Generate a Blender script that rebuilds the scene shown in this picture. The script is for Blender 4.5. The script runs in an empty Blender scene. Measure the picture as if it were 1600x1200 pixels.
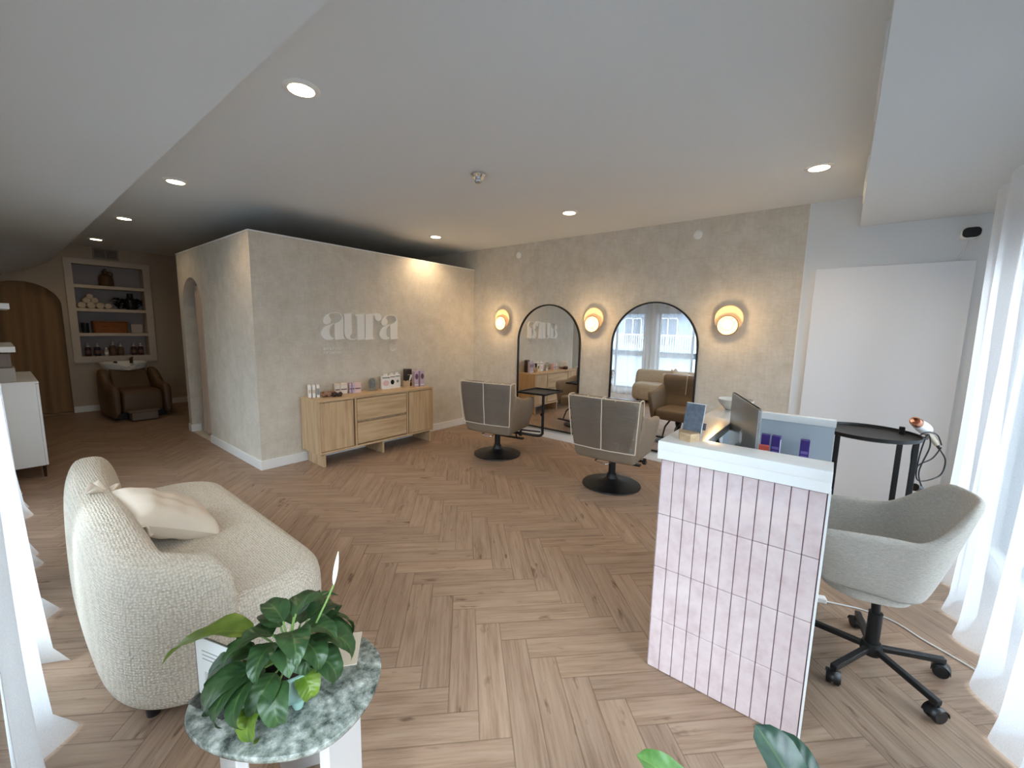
import bpy, bmesh, math, random
from mathutils import Vector, Matrix
random.seed(7)
PI = math.pi
SC = bpy.context.scene
COL = SC.collection

# ------------------------------------------------------------------ camera
def make_camera():
    f, yaw, pitch, roll = 643.636, 0.670831, 0.131835, 0.021270
    F = Vector((math.cos(yaw)*math.cos(pitch), math.sin(yaw)*math.cos(pitch), -math.sin(pitch)))
    R0 = Vector((math.sin(yaw), -math.cos(yaw), 0)); U0 = R0.cross(F)
    R = math.cos(roll)*R0 + math.sin(roll)*U0
    U = -math.sin(roll)*R0 + math.cos(roll)*U0
    cam = bpy.data.cameras.new('camera'); o = bpy.data.objects.new('camera', cam); COL.objects.link(o)
    cam.sensor_fit = 'HORIZONTAL'; cam.sensor_width = 36.0; cam.lens = f/1600*36
    cam.clip_start = 0.02; cam.clip_end = 200
    M = Matrix(((R.x, U.x, -F.x, -1.6195), (R.y, U.y, -F.y, -4.5588), (R.z, U.z, -F.z, 1.5), (0, 0, 0, 1)))
    o.matrix_world = M
    SC.camera = o
make_camera()

# ------------------------------------------------------------------ world, exposure, daylight
SC.view_settings.view_transform = 'Standard'
SC.view_settings.look = 'None'
SC.view_settings.gamma = 1.0
SC.view_settings.use_curve_mapping = False
SC.view_settings.exposure = 1.36
W = bpy.data.worlds.new('overcast_sky'); SC.world = W; W.use_nodes = True
wn = W.node_tree.nodes; wl = W.node_tree.links
bgn = wn['Background']
# overcast sky: three times brighter overhead than at the horizon
_tc = wn.new('ShaderNodeTexCoord'); _sp = wn.new('ShaderNodeSeparateXYZ'); wl.new(_tc.outputs['Generated'], _sp.inputs[0])
_mx = wn.new('ShaderNodeMath'); _mx.operation = 'MAXIMUM'; _mx.inputs[1].default_value = 0.0; wl.new(_sp.outputs[2], _mx.inputs[0])
_ma = wn.new('ShaderNodeMath'); _ma.operation = 'MULTIPLY_ADD'; _ma.inputs[1].default_value = 11.5; _ma.inputs[2].default_value = 2.2; wl.new(_mx.outputs[0], _ma.inputs[0])
wl.new(_ma.outputs[0], bgn.inputs['Strength'])
bgn.inputs['Color'].default_value = (0.78, 0.89, 1.0, 1)
SC.cycles.use_denoising = True
SC.cycles.max_bounces = 10; SC.cycles.diffuse_bounces = 6; SC.cycles.glossy_bounces = 5
SC.cycles.transmission_bounces = 8; SC.cycles.transparent_max_bounces = 12
SC.cycles.sample_clamp_indirect = 6.0
SC.cycles.caustics_reflective = False; SC.cycles.caustics_refractive = False
LIGHTS = COL

def portal(name, loc, rot, sx, sy):
    l = bpy.data.lights.new(name, 'AREA'); l.shape = 'RECTANGLE'; l.size = sx; l.size_y = sy
    l.cycles.is_portal = True
    o = bpy.data.objects.new(name, l); o.location = loc; o.rotation_euler = rot; COL.objects.link(o)
# window portals: guide the sky's own light through the openings
portal('daylight_portal', (-1.93, -1.975, 1.05), (0, -PI/2, 0), 1.86, 1.55)
portal('daylight_portal', (-1.93, -0.175, 1.05), (0, -PI/2, 0), 1.86, 1.45)
portal('daylight_portal', (-1.93, -4.05, 1.05), (0, -PI/2, 0), 2.1, 1.0)
portal('daylight_portal', (1.35, -5.63, 1.1), (PI/2, 0, 0), 2.30, 1.98)
portal('daylight_portal', (-0.75, -5.63, 1.1), (PI/2, 0, 0), 1.3, 1.98)

def spot(name, loc, energy, size, color=(1, .74, .46), blend=.6, rad=.05):
    l = bpy.data.lights.new(name, 'SPOT'); l.energy = energy; l.spot_size = size; l.spot_blend = blend
    l.color = color; l.shadow_soft_size = rad
    o = bpy.data.objects.new(name, l); o.location = loc; COL.objects.link(o); return o
def point(name, loc, energy, color=(1, .66, .33), rad=.03):
    l = bpy.data.lights.new(name, 'POINT'); l.energy = energy; l.color = color; l.shadow_soft_size = rad
    o = bpy.data.objects.new(name, l); o.location = loc; COL.objects.link(o); return o

# ------------------------------------------------------------------ materials
MATS = {}
def srgb(r, g, b):
    c = []
    for v in (r, g, b):
        v /= 255.0
        c.append(v/12.92 if v <= 0.04045 else ((v+.055)/1.055)**2.4)
    return (c[0], c[1], c[2], 1)
class NT:
    def __init__(s, name):
        s.m = bpy.data.materials.new(name); s.m.use_nodes = True
        s.t = s.m.node_tree; s.n = s.t.nodes; s.l = s.t.links
        s.b = s.n['Principled BSDF']; s.out = s.n['Material Output']
    def node(s, t, **kw):
        n = s.n.new(t)
        for k, v in kw.items():
            if k in n.inputs: n.inputs[k].default_value = v
            else: setattr(n, k, v)
        return n
    def link(s, a, b): s.l.new(a, b)
    def coords(s, kind='Object', scale=(1, 1, 1)):
        tc = s.node('ShaderNodeTexCoord'); mp = s.node('ShaderNodeMapping'); mp.inputs['Scale'].default_value = scale
        s.link(tc.outputs[kind], mp.inputs['Vector']); return mp.outputs['Vector']
    def noise(s, vec, scale, detail=3, rough=.55):
        n = s.node('ShaderNodeTexNoise'); n.inputs['Scale'].default_value = scale
        n.inputs['Detail'].default_value = detail; n.inputs['Roughness'].default_value = rough
        if vec is not None: s.link(vec, n.inputs['Vector'])
        return n.outputs['Fac']
    def ramp(s, fac, stops):
        r = s.node('ShaderNodeValToRGB'); e = r.color_ramp.elements
        while len(e) < len(stops): e.new(.5)
        for i, (p, c) in enumerate(stops): e[i].position = p; e[i].color = c
        s.link(fac, r.inputs['Fac']); return r.outputs['Color']
    def bump(s, h, strength, dist=.01):
        b = s.node('ShaderNodeBump'); b.inputs['Strength'].default_value = strength; b.inputs['Distance'].default_value = dist
        s.link(h, b.inputs['Height']); s.link(b.outputs['Normal'], s.b.inputs['Normal'])
    def math(s, op, a, b=None):
        n = s.node('ShaderNodeMath', operation=op)
        for i, v in enumerate((a, b)):
            if v is None: continue
            if isinstance(v, (int, float)): n.inputs[i].default_value = v
            else: s.link(v, n.inputs[i])
        return n.outputs[0]
def plain(name, col, rough=.5, metal=0., bump=None, var=0.0, varscale=6, coat=0, spec=.5):
    t = NT(name); b = t.b
    b.inputs['Base Color'].default_value = col; b.inputs['Roughness'].default_value = rough
    b.inputs['Metallic'].default_value = metal; b.inputs['Coat Weight'].default_value = coat
    b.inputs['Specular IOR Level'].default_value = spec
    if var:
        v = t.coords(); f = t.noise(v, varscale, 4)
        lo = tuple(c*(1-var) for c in col[:3])+(1,); hi = tuple(min(1, c*(1+var)) for c in col[:3])+(1,)
        t.link(t.ramp(f, [(.3, lo), (.7, hi)]), b.inputs['Base Color'])
    if bump:
        v = t.coords(); t.bump(t.noise(v, bump[0], 4), bump[1], .01)
    return t.m
M = MATS
M['white_paint'] = plain('white_paint', srgb(228, 231, 233), .6, bump=(90, .04))
M['ceiling_paint'] = plain('ceiling_paint', srgb(222, 227, 229), .8, bump=(120, .05))
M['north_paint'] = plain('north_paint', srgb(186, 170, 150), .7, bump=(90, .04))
M['trim_white'] = plain('trim_white', srgb(236, 236, 234), .4)
M['white_gloss'] = plain('white_gloss', srgb(240, 240, 238), .18, coat=.3)
M['white_melamine'] = plain('white_melamine', srgb(232, 234, 233), .35)
M['board_white'] = plain('board_white', srgb(240, 243, 247), .4)
M['black_metal'] = plain('black_metal', srgb(24, 24, 25), .42, .2)
M['black_plastic'] = plain('black_plastic', srgb(22, 22, 24), .35)
M['dark_bronze'] = plain('dark_bronze', srgb(70, 52, 42), .4, .7)
M['chrome'] = plain('chrome', (.75, .75, .76, 1), .15, 1)
M['steel'] = plain('steel', (.45, .45, .46, 1), .3, 1)
M['grey_grille'] = plain('grey_grille', srgb(150, 140, 128), .5)
M['grille_dark'] = plain('grille_dark', srgb(58, 52, 48), .7)
M['taupe_vinyl'] = plain('taupe_vinyl', srgb(138, 123, 106), .5, var=.05, bump=(250, .06))
M['brown_vinyl'] = plain('brown_vinyl', srgb(98, 74, 50), .45, bump=(200, .05))
M['piping_cream'] = plain('piping_cream', srgb(226, 214, 196), .5)
M['ceramic_white'] = plain('ceramic_white', srgb(236, 234, 228), .12, coat=.4)
M['celadon'] = plain('celadon', srgb(150, 182, 172), .2, coat=.4, var=.08)
M['soil'] = plain('soil', srgb(50, 38, 28), .95, bump=(80, .6))
M['paper'] = plain('paper', srgb(238, 238, 236), .6)
M['card_beige'] = plain('card_beige', srgb(206, 192, 172), .6, var=.04)
M['ink'] = plain('ink', srgb(150, 150, 152), .7)
M['aluminium'] = plain('aluminium', srgb(150, 148, 142), .33, .55)
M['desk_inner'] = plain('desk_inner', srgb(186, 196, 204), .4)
M['aluminium_edge'] = plain('aluminium_edge', srgb(220, 221, 222), .3, .2)
M['screen_black'] = plain('screen_black', srgb(12, 12, 14), .1)
M['purple_box'] = plain('purple_box', srgb(62, 44, 128), .4)
M['purple_light'] = plain('purple_light', srgb(128, 112, 186), .4)
M['red_pack'] = plain('red_pack', srgb(196, 80, 62), .4)
M['slate'] = plain('slate', srgb(92, 100, 112), .5, var=.25, varscale=60)
M['bowl_grey'] = plain('bowl_grey', srgb(206, 200, 190), .7, var=.06)
M['wicker'] = plain('wicker', srgb(146, 88, 40), .6, bump=(140, .5), var=.25, varscale=60)
M['jug_brown'] = plain('jug_brown', srgb(92, 66, 40), .45, var=.15)
M['towel'] = plain('towel', srgb(214, 202, 182), .95, bump=(220, .5))
M['dark_leaf'] = plain('dark_leaf', srgb(20, 22, 20), .8, spec=.1)
M['vase_dark'] = plain('vase_dark', srgb(26, 26, 28), .4)
M['bottle_plum'] = plain('bottle_plum', srgb(66, 38, 40), .3)
M['bottle_navy'] = plain('bottle_navy', srgb(36, 34, 48), .3)
M['bottle_olive'] = plain('bottle_olive', srgb(92, 76, 56), .3)
M['bottle_clear'] = plain('bottle_clear', srgb(190, 180, 172), .2)
M['pump_white'] = plain('pump_white', srgb(222, 214, 204), .4)
M['dimmed_white_trim'] = plain('dimmed_white_trim', srgb(206, 192, 174), .5)  # white shelf trim, the back's dim warm light put into its colour
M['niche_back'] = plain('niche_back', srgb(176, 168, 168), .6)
M['label_brown'] = plain('label_brown', srgb(108, 82, 68), .6)
M['label_cream'] = plain('label_cream', srgb(214, 196, 172), .6)
M['foot_grey'] = plain('foot_grey', srgb(120, 104, 92), .45)
M['copper'] = plain('copper', srgb(205, 140, 108), .25, .8)
M['pink_card'] = plain('pink_card', srgb(226, 190, 186), .5)
M['box_white'] = plain('box_white', srgb(238, 234, 228), .5)
M['box_cream'] = plain('box_cream', srgb(228, 216, 198), .5)
M['box_dark'] = plain('box_dark', srgb(56, 44, 40), .4)
M['lilac'] = plain('lilac', srgb(196, 176, 194), .4)
M['mauve_dark'] = plain('mauve_dark', srgb(104, 74, 92), .5)
M['scarf'] = plain('scarf', srgb(150, 112, 92), .7, var=.4, varscale=70)
M['scarf_dark'] = plain('scarf_dark', srgb(52, 32, 30), .7)
M['concrete_block'] = plain('concrete_block', srgb(168, 164, 156), .8, var=.06)
M['table_leg'] = plain('table_leg', srgb(196, 192, 190), .45)
M['cable_white'] = plain('cable_white', srgb(222, 222, 220), .5)
M['window_frame'] = plain('window_frame', srgb(92, 95, 98), .4, .2)
M['plaster_ext'] = plain('plaster_ext', srgb(128, 142, 156), .8)
M['ext_glass'] = plain('ext_glass', srgb(70, 84, 100), .15)
M['ext_ground'] = plain('ext_ground', srgb(78, 84, 90), .9)
M['cushion_linen'] = plain('cushion_linen', srgb(216, 202, 184), .9, bump=(260, .25))
M['spathe'] = plain('spathe', srgb(244, 242, 230), .5)
M['stem_green'] = plain('stem_green', srgb(120, 150, 80), .5)
M['mirror'] = plain('mirror', (.90, .91, .91, 1), .0, 1)

def emis(name, col, st):
    t = NT(name); t.b.inputs['Base Color'].default_value = col
    t.b.inputs['Emission Color'].default_value = col; t.b.inputs['Emission Strength'].default_value = st
    return t.m
M['can_glow'] = emis('can_glow', (1, .80, .52, 1), 7)
M['sconce_glow'] = emis('sconce_glow', (1, .76, .26, 1), 1.0)
M['sconce_shade'] = emis('sconce_shade', (1, .62, .28, 1), .55)

def mk_wallpaper():
    t = NT('wallpaper'); v = t.coords()
    a = t.noise(v, 5.5, 6, .7)
    v2 = t.coords(scale=(14, 14, 60)); b = t.noise(v2, 1.0, 3)
    v3 = t.coords(scale=(60, 60, 8)); c = t.noise(v3, 1.0, 3)
    m = t.math('ADD', t.math('MULTIPLY', a, .55), t.math('ADD', t.math('MULTIPLY', b, .25), t.math('MULTIPLY', c, .2)))
    t.link(t.ramp(m, [(.38, srgb(200, 192, 177)), (.60, srgb(219, 212, 199))]), t.b.inputs['Base Color'])
    t.b.inputs['Roughness'].default_value = .75; t.bump(m, .12, .01); return t.m
M['wallpaper'] = mk_wallpaper()

def mk_floor():
    t = NT('oak_herringbone')
    uv = t.node('ShaderNodeUVMap', uv_map='plank'); at = t.node('ShaderNodeAttribute', attribute_name='tone')
    sx = t.node('ShaderNodeSeparateXYZ'); t.link(uv.outputs['UV'], sx.inputs[0])
    u, v = sx.outputs[0], sx.outputs[1]
    tone = at.outputs['Fac']
    cv = t.node('ShaderNodeCombineXYZ')
    t.link(t.math('MULTIPLY', u, 1.6), cv.inputs[0]); t.link(t.math('MULTIPLY', v, 22), cv.inputs[1]); t.link(t.math('MULTIPLY', tone, 91.0), cv.inputs[2])
    g = t.noise(cv.outputs[0], 1.3, 6, .62)
    cv2 = t.node('ShaderNodeCombineXYZ')
    t.link(t.math('MULTIPLY', u, 4.0), cv2.inputs[0]); t.link(t.math('MULTIPLY', v, 75), cv2.inputs[1]); t.link(t.math('MULTIPLY', tone, 37.0), cv2.inputs[2])
    g2 = t.noise(cv2.outputs[0], 1.4, 4, .6)
    cv3 = t.node('ShaderNodeCombineXYZ')
    t.link(t.math('MULTIPLY', u, 3.2), cv3.inputs[0]); t.link(t.math('MULTIPLY', v, 11), cv3.inputs[1]); t.link(t.math('MULTIPLY', tone, 53.0), cv3.inputs[2])
    kn = t.noise(cv3.outputs[0], 1.5, 3, .6)
    f = t.math('ADD', t.math('MULTIPLY', g, .6), t.math('MULTIPLY', g2, .4))
    base = t.ramp(f, [(.30, srgb(122, 97, 78)), (.50, srgb(158, 133, 113)), (.72, srgb(176, 152, 132))])
    dark = t.ramp(kn, [(.27, (.34, .27, .23, 1)), (.37, (1, 1, 1, 1))])
    mx = t.node('ShaderNodeMix', data_type='RGBA', blend_type='MULTIPLY'); mx.inputs[0].default_value = .8
    t.link(base, mx.inputs[6]); t.link(dark, mx.inputs[7])
    tn = t.ramp(tone, [(0, (.88, .87, .86, 1)), (1, (1.03, 1.02, 1.0, 1))])
    mx2 = t.node('ShaderNodeMix', data_type='RGBA', blend_type='MULTIPLY'); mx2.inputs[0].default_value = 1
    t.link(mx.outputs[2], mx2.inputs[6]); t.link(tn, mx2.inputs[7])
    # fine groove at plank edges: distance to plank border in metres
    hw, hl = .12056/2, .6028/2
    dv = t.math('SUBTRACT', hw, t.math('ABSOLUTE', v)); du = t.math('SUBTRACT', hl, t.math('ABSOLUTE', u))
    d = t.math('MINIMUM', dv, du)
    gr = t.ramp(d, [(0.0, (.45, .40, .37, 1)), (.0014, (1, 1, 1, 1))])
    mx3 = t.node('ShaderNodeMix', data_type='RGBA', blend_type='MULTIPLY'); mx3.inputs[0].default_value = .75
    t.link(mx2.outputs[2], mx3.inputs[6]); t.link(gr, mx3.inputs[7])
    t.link(mx3.outputs[2], t.b.inputs['Base Color'])
    t.b.inputs['Roughness'].default_value = .46
    t.b.inputs['Specular IOR Level'].default_value = .35
    h = t.math('ADD', t.math('MULTIPLY', g2, .4), t.math('MULTIPLY', t.math('MINIMUM', d, .002), 300))
    t.bump(h, .25, .002); return t.m
M['floor'] = mk_floor()

def mk_oak():
    def one(name, scale):
        t = NT(name); v = t.coords(scale=scale); g = t.noise(v, 1.0, 5, .6)
        t.link(t.ramp(g, [(.3, srgb(176, 146, 110)), (.55, srgb(202, 173, 136)), (.75, srgb(212, 186, 150))]), t.b.inputs['Base Color'])
        t.b.inputs['Roughness'].default_value = .5; t.bump(g, .08, .003); return t.m
    M['oak_v'] = one('oak_vertical', (30, 30, 2.0)); M['oak_h'] = one('oak_horizontal', (2.0, 30, 30))
    M['oak_block'] = one('oak_block', (20, 20, 40))
mk_oak()

def mk_boucle():
    t = NT('boucle'); v = t.coords()
    vo = t.node('ShaderNodeTexVoronoi'); vo.inputs['Scale'].default_value = 100; vo.inputs['Randomness'].default_value = .45
    t.link(v, vo.inputs['Vector'])
    h = t.math('SUBTRACT', 1.0, vo.outputs['Distance'])
    n = t.noise(v, 300, 3)
    hh = t.math('ADD', h, t.math('MULTIPLY', n, .35))
    t.link(t.ramp(vo.outputs['Distance'], [(.1, srgb(242, 232, 216)), (.75, srgb(202, 189, 169))]), t.b.inputs['Base Color'])
    t.b.inputs['Roughness'].default_value = .95; t.b.inputs['Sheen Weight'].default_value = .15
    t.b.inputs['Specular IOR Level'].default_value = .15
    t.bump(hh, 1.0, .010); return t.m
M['boucle'] = mk_boucle()

def mk_weave(name, c0, c1, s=420):
    t = NT(name); v = t.coords(scale=(1, 1, 1)); n = t.noise(v, s, 2)
    v2 = t.coords(scale=(60, 60, 300)); n2 = t.noise(v2, 1.0, 3)
    m = t.math('ADD', t.math('MULTIPLY', n, .5), t.math('MULTIPLY', n2, .5))
    t.link(t.ramp(m, [(.35, c0), (.65, c1)]), t.b.inputs['Base Color']); t.b.inputs['Roughness'].default_value = .9
    t.b.inputs['Sheen Weight'].default_value = .1; t.b.inputs['Specular IOR Level'].default_value = .2
    t.bump(m, .3, .003); return t.m
M['chair_fabric'] = mk_weave('chair_fabric', srgb(170, 163, 152), srgb(204, 198, 188))
M['brown_curtain'] = mk_weave('brown_curtain', srgb(146, 116, 84), srgb(172, 140, 104), 200)
M['beige_curtain'] = mk_weave('beige_curtain', srgb(190, 172, 156), srgb(208, 192, 176), 200)

def mk_marble():
    t = NT('green_marble'); v = t.coords()
    a = t.noise(v, 22, 8, .75)
    n = t.node('ShaderNodeTexNoise'); n.inputs['Scale'].default_value = 6; n.inputs['Detail'].default_value = 6; t.link(v, n.inputs['Vector'])
    vm = t.node('ShaderNodeMix', data_type='VECTOR'); vm.inputs[0].default_value = .16
    t.link(v, vm.inputs[4]); t.link(n.outputs['Color'], vm.inputs[5])
    w = t.node('ShaderNodeTexWave'); w.inputs['Scale'].default_value = 9; w.inputs['Distortion'].default_value = 12; w.inputs['Detail'].default_value = 5
    t.link(vm.outputs[1], w.inputs['Vector'])
    f = t.math('ADD', t.math('MULTIPLY', a, .93), t.math('MULTIPLY', w.outputs['Fac'], .07))
    t.link(t.ramp(f, [(.36, srgb(62, 68, 63)), (.46, srgb(112, 118, 110)), (.55, srgb(146, 150, 142)), (.68, srgb(198, 200, 192))]), t.b.inputs['Base Color'])
    t.b.inputs['Roughness'].default_value = .1; return t.m
M['marble'] = mk_marble()

def mk_tile():
    t = NT('pink_glazed_tile'); v = t.coords(); a = t.noise(v, 9, 4, .65); b = t.noise(v, 22, 3)
    f = t.math('ADD', t.math('MULTIPLY', a, .6), t.math('MULTIPLY', b, .4))
    t.link(t.ramp(f, [(.32, srgb(200, 177, 177)), (.5, srgb(214, 195, 195)), (.68, srgb(222, 206, 205))]), t.b.inputs['Base Color'])
    t.b.inputs['Roughness'].default_value = .08; t.b.inputs['Coat Weight'].default_value = .3
    t.bump(t.noise(v, 16, 2), .35, .01); return t.m
M['tile'] = mk_tile()
M['grout'] = plain('grout', srgb(120, 92, 92), .9)

def mk_leaf(name, c0, c1):
    t = NT(name); v = t.coords(); n = t.noise(v, 22, 4)
    uv = t.node('ShaderNodeUVMap', uv_map='leaf'); s = t.node('ShaderNodeSeparateXYZ'); t.link(uv.outputs['UV'], s.inputs[0])
    mid = t.math('ABSOLUTE', s.outputs[1])
    vein = t.math('SINE', t.math('ADD', t.math('MULTIPLY', s.outputs[0], 46), t.math('MULTIPLY', mid, -9)))
    base = t.ramp(n, [(.3, c0), (.7, c1)])
    mr = t.ramp(mid, [(0.02, srgb(150, 175, 90)), (.09, (0, 0, 0, 1))])
    mx = t.node('ShaderNodeMix', data_type='RGBA', blend_type='ADD'); mx.inputs[0].default_value = .14
    t.link(base, mx.inputs[6]); t.link(mr, mx.inputs[7])
    t.link(mx.outputs[2], t.b.inputs['Base Color'])
    t.b.inputs['Roughness'].default_value = .33
    t.bump(t.math('ADD', t.math('MULTIPLY', vein, .4), mid), .25, .004)
    tr = t.node('ShaderNodeBsdfTranslucent'); t.link(mx.outputs[2], tr.inputs['Color'])
    ms = t.node('ShaderNodeMixShader'); ms.inputs[0].default_value = .2
    t.link(t.b.outputs[0], ms.inputs[1]); t.link(tr.outputs[0], ms.inputs[2]); t.link(ms.outputs[0], t.out.inputs['Surface'])
    return t.m
M['leaf'] = mk_leaf('lily_leaf', srgb(40, 66, 38), srgb(66, 96, 54))
M['leaf_light'] = mk_leaf('lily_leaf_light', srgb(86, 116, 36), srgb(120, 142, 50))
M['leaf_big'] = mk_leaf('big_leaf', srgb(22, 46, 38), srgb(44, 76, 56))

def mk_sheer():
    t = NT('sheer_white'); nt = t
    v = t.coords(scale=(300, 300, 300)); n = t.noise(v, 1, 2)
    d = t.b; d.inputs['Base Color'].default_value = srgb(240, 241, 242); d.inputs['Roughness'].default_value = .9
    d.inputs['Specular IOR Level'].default_value = .1
    tr = t.node('ShaderNodeBsdfTranslucent'); tr.inputs['Color'].default_value = srgb(226, 232, 240)
    tp = t.node('ShaderNodeBsdfTransparent')
    m1 = t.node('ShaderNodeMixShader'); m1.inputs[0].default_value = .24
    m2 = t.node('ShaderNodeMixShader')
    t.link(t.ramp(n, [(.3, (.27, .27, .27, 1)), (.7, (.39, .39, .39, 1))]), m2.inputs[0])
    t.link(d.outputs[0], m1.inputs[1]); t.link(tr.outputs[0], m1.inputs[2])
    t.link(m1.outputs[0], m2.inputs[1]); t.link(tp.outputs[0], m2.inputs[2]); t.link(m2.outputs[0], t.out.inputs['Surface'])
    return t.m
M['sheer'] = mk_sheer()

def mk_clear(name, tint, gl=.12, rough=.05, wrinkle=0):
    t = NT(name)
    tp = t.node('ShaderNodeBsdfTransparent'); tp.inputs['Color'].default_value = tint
    g = t.node('ShaderNodeBsdfGlossy'); g.inputs['Roughness'].default_value = rough; g.inputs['Color'].default_value = (1, 1, 1, 1)
    fr = t.node('ShaderNodeFresnel'); fr.inputs['IOR'].default_value = 1.45
    ms = t.node('ShaderNodeMixShader')
    t.link(t.math('ADD', t.math('MULTIPLY', fr.outputs[0], .8), gl*.3), ms.inputs[0])
    t.link(tp.outputs[0], ms.inputs[1]); t.link(g.outputs[0], ms.inputs[2]); t.link(ms.outputs[0], t.out.inputs['Surface'])
    if wrinkle:
        v = t.coords(scale=(5, 5, 16)); n = t.noise(v, 1.0, 4, .6)
        b = t.node('ShaderNodeBump'); b.inputs['Strength'].default_value = wrinkle; b.inputs['Distance'].default_value = .03
        t.link(n, b.inputs['Height']); t.link(b.outputs[0], g.inputs['Normal']); t.link(b.outputs[0], fr.inputs['Normal'])
    return t.m
M['pane'] = mk_clear('window_pane', (.96, .98, .98, 1), .05, .0)
M['acrylic'] = mk_clear('acrylic', (.93, .95, .95, 1), .25, .02)
M['vinyl_clear'] = mk_clear('vinyl_clear', (.97, .96, .95, 1), .07, .07, 1.0)

# ------------------------------------------------------------------ mesh helpers
def ngon_rot(p0, p1):
    d = (Vector(p1)-Vector(p0)).normalized()
    return d.to_track_quat('Z', 'Y').to_matrix()
class MB:
    def __init__(s): s.v = []; s.f = []
    def add(s, vs, fs):
        o = len(s.v); s.v += [tuple(p) for p in vs]; s.f += [tuple(i+o for i in f) for f in fs]; return s
    def box(s, x0, x1, y0, y1, z0, z1):
        vs = [(x, y, z) for z in (z0, z1) for y in (y0, y1) for x in (x0, x1)]
        return s.add(vs, [(0, 2, 3, 1), (4, 5, 7, 6), (0, 1, 5, 4), (2, 6, 7, 3), (0, 4, 6, 2), (1, 3, 7, 5)])
    def obox(s, c, size, mat):
        vs = []
        for z in (-.5, .5):
            for y in (-.5, .5):
                for x in (-.5, .5): vs.append(Vector(c)+mat @ Vector((x*size[0], y*size[1], z*size[2])))
        return s.add(vs, [(0, 2, 3, 1), (4, 5, 7, 6), (0, 1, 5, 4), (2, 6, 7, 3), (0, 4, 6, 2), (1, 3, 7, 5)])
    def bar(s, p0, p1, w, h, up=(0, 0, 1)):
        p0 = Vector(p0); p1 = Vector(p1); d = (p1-p0); L = d.length; d.normalize()
        sd = d.cross(Vector(up))
        if sd.length < 1e-4: sd = d.cross(Vector((1, 0, 0)))
        sd.normalize(); u = sd.cross(d)
        m = Matrix((d, sd, u)).transposed(); return s.obox((p0+p1)/2, (L, w, h), m)
    def loft(s, rings, cap=True, close=True):
        n = len(rings[0]); vs = [p for r in rings for p in r]; fs = []
        for i in range(len(rings)-1):
            for j in range(n if close else n-1):
                a = i*n+j; b = i*n+(j+1) % n; fs.append((a, b, b+n, a+n))
        if cap and close:
            fs.append(tuple(reversed(range(n)))); fs.append(tuple((len(rings)-1)*n+j for j in range(n)))
        return s.add(vs, fs)
    def cyl(s, p0, p1, r0, r1=None, n=20, cap=True):
        r1 = r0 if r1 is None else r1; m = ngon_rot(p0, p1)
        rings = [[Vector(p)+m @ Vector((r*math.cos(2*PI*k/n), r*math.sin(2*PI*k/n), 0)) for k in range(n)] for p, r in ((p0, r0), (p1, r1))]
        return s.loft(rings, cap)
    def lathe(s, prof, c=(0, 0, 0), n=32, axis=None):
        m = axis if axis is not None else Matrix.Identity(3)
        rings = [[Vector(c)+m @ Vector((max(r, 1e-4)*math.cos(2*PI*k/n), max(r, 1e-4)*math.sin(2*PI*k/n), z)) for k in range(n)] for r, z in prof]
        return s.loft(rings, True)
    def tube(s, path, r, n=8, closed=False, taper=None):
        P = [Vector(p) for p in path]; N = len(P); rings = []
        prev = None
        for i in range(N):
            if closed: d = P[(i+1) % N]-P[i-1]
            else: d = P[min(i+1, N-1)]-P[max(i-1, 0)]
            d.normalize()
            if prev is None:
                a = d.orthogonal().normalized()
            else:
                a = prev-d*prev.dot(d)
                a = a.normalized() if a.length > 1e-6 else d.orthogonal().normalized()
            prev = a; b = d.cross(a); rr = r if taper is None else r*taper(i/(N-1))
            rings.append([P[i]+rr*(math.cos(2*PI*k/n)*a+math.sin(2*PI*k/n)*b) for k in range(n)])
        if closed: rings.append(rings[0]); return s.loft(rings, False)
        return s.loft(rings, True)
    def ball(s, c, r, n=16, m=10, sc=(1, 1, 1)):
        rings = []
        for i in range(m+1):
            t = -PI/2+PI*i/m; rr = max(math.cos(t), 1e-3)
            rings.append([(c[0]+sc[0]*r*rr*math.cos(2*PI*k/n), c[1]+sc[1]*r*rr*math.sin(2*PI*k/n), c[2]+sc[2]*r*math.sin(t)) for k in range(n)])
        return s.loft(rings, True)
    def grid(s, fn, nu, nv):
        vs = [fn(i/nu, j/nv) for i in range(nu+1) for j in range(nv+1)]; fs = []
        for i in range(nu):
            for j in range(nv):
                a = i*(nv+1)+j; fs.append((a, a+1, a+nv+2, a+nv+1))
        return s.add(vs, fs)
    def build(s, name, mat, parent=None, bevel=0, seg=2, smooth=40, sub=0, solid=0, loc=None, fix=True):
        me = bpy.data.meshes.new(name); me.from_pydata(s.v, [], s.f); me.update()
        if fix:
            bm = bmesh.new(); bm.from_mesh(me); bmesh.ops.recalc_face_normals(bm, faces=bm.faces); bm.to_mesh(me); bm.free()
        return finish(me, name, mat, parent, bevel, seg, smooth, sub, solid, loc)
def finish(me, name, mat, parent=None, bevel=0, seg=2, smooth=40, sub=0, solid=0, loc=None):
    me.materials.clear(); me.materials.append(M[mat] if isinstance(mat, str) else mat)
    if smooth:
        me.polygons.foreach_set('use_smooth', [True]*len(me.polygons))
        me.set_sharp_from_angle(angle=math.radians(smooth))
    o = bpy.data.objects.new(name, me); COL.objects.link(o)
    if parent is not None: o.parent = parent
    if loc is not None: o.location = loc
    if solid: md = o.modifiers.new('thickness', 'SOLIDIFY'); md.thickness = solid; md.offset = 0
    if bevel:
        md = o.modifiers.new('edge', 'BEVEL'); md.width = bevel; md.segments = seg; md.limit_method = 'ANGLE'; md.angle_limit = math.radians(35); md.harden_normals = False
    if sub: md = o.modifiers.new('soft', 'SUBSURF'); md.levels = sub; md.render_levels = sub
    return o
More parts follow.
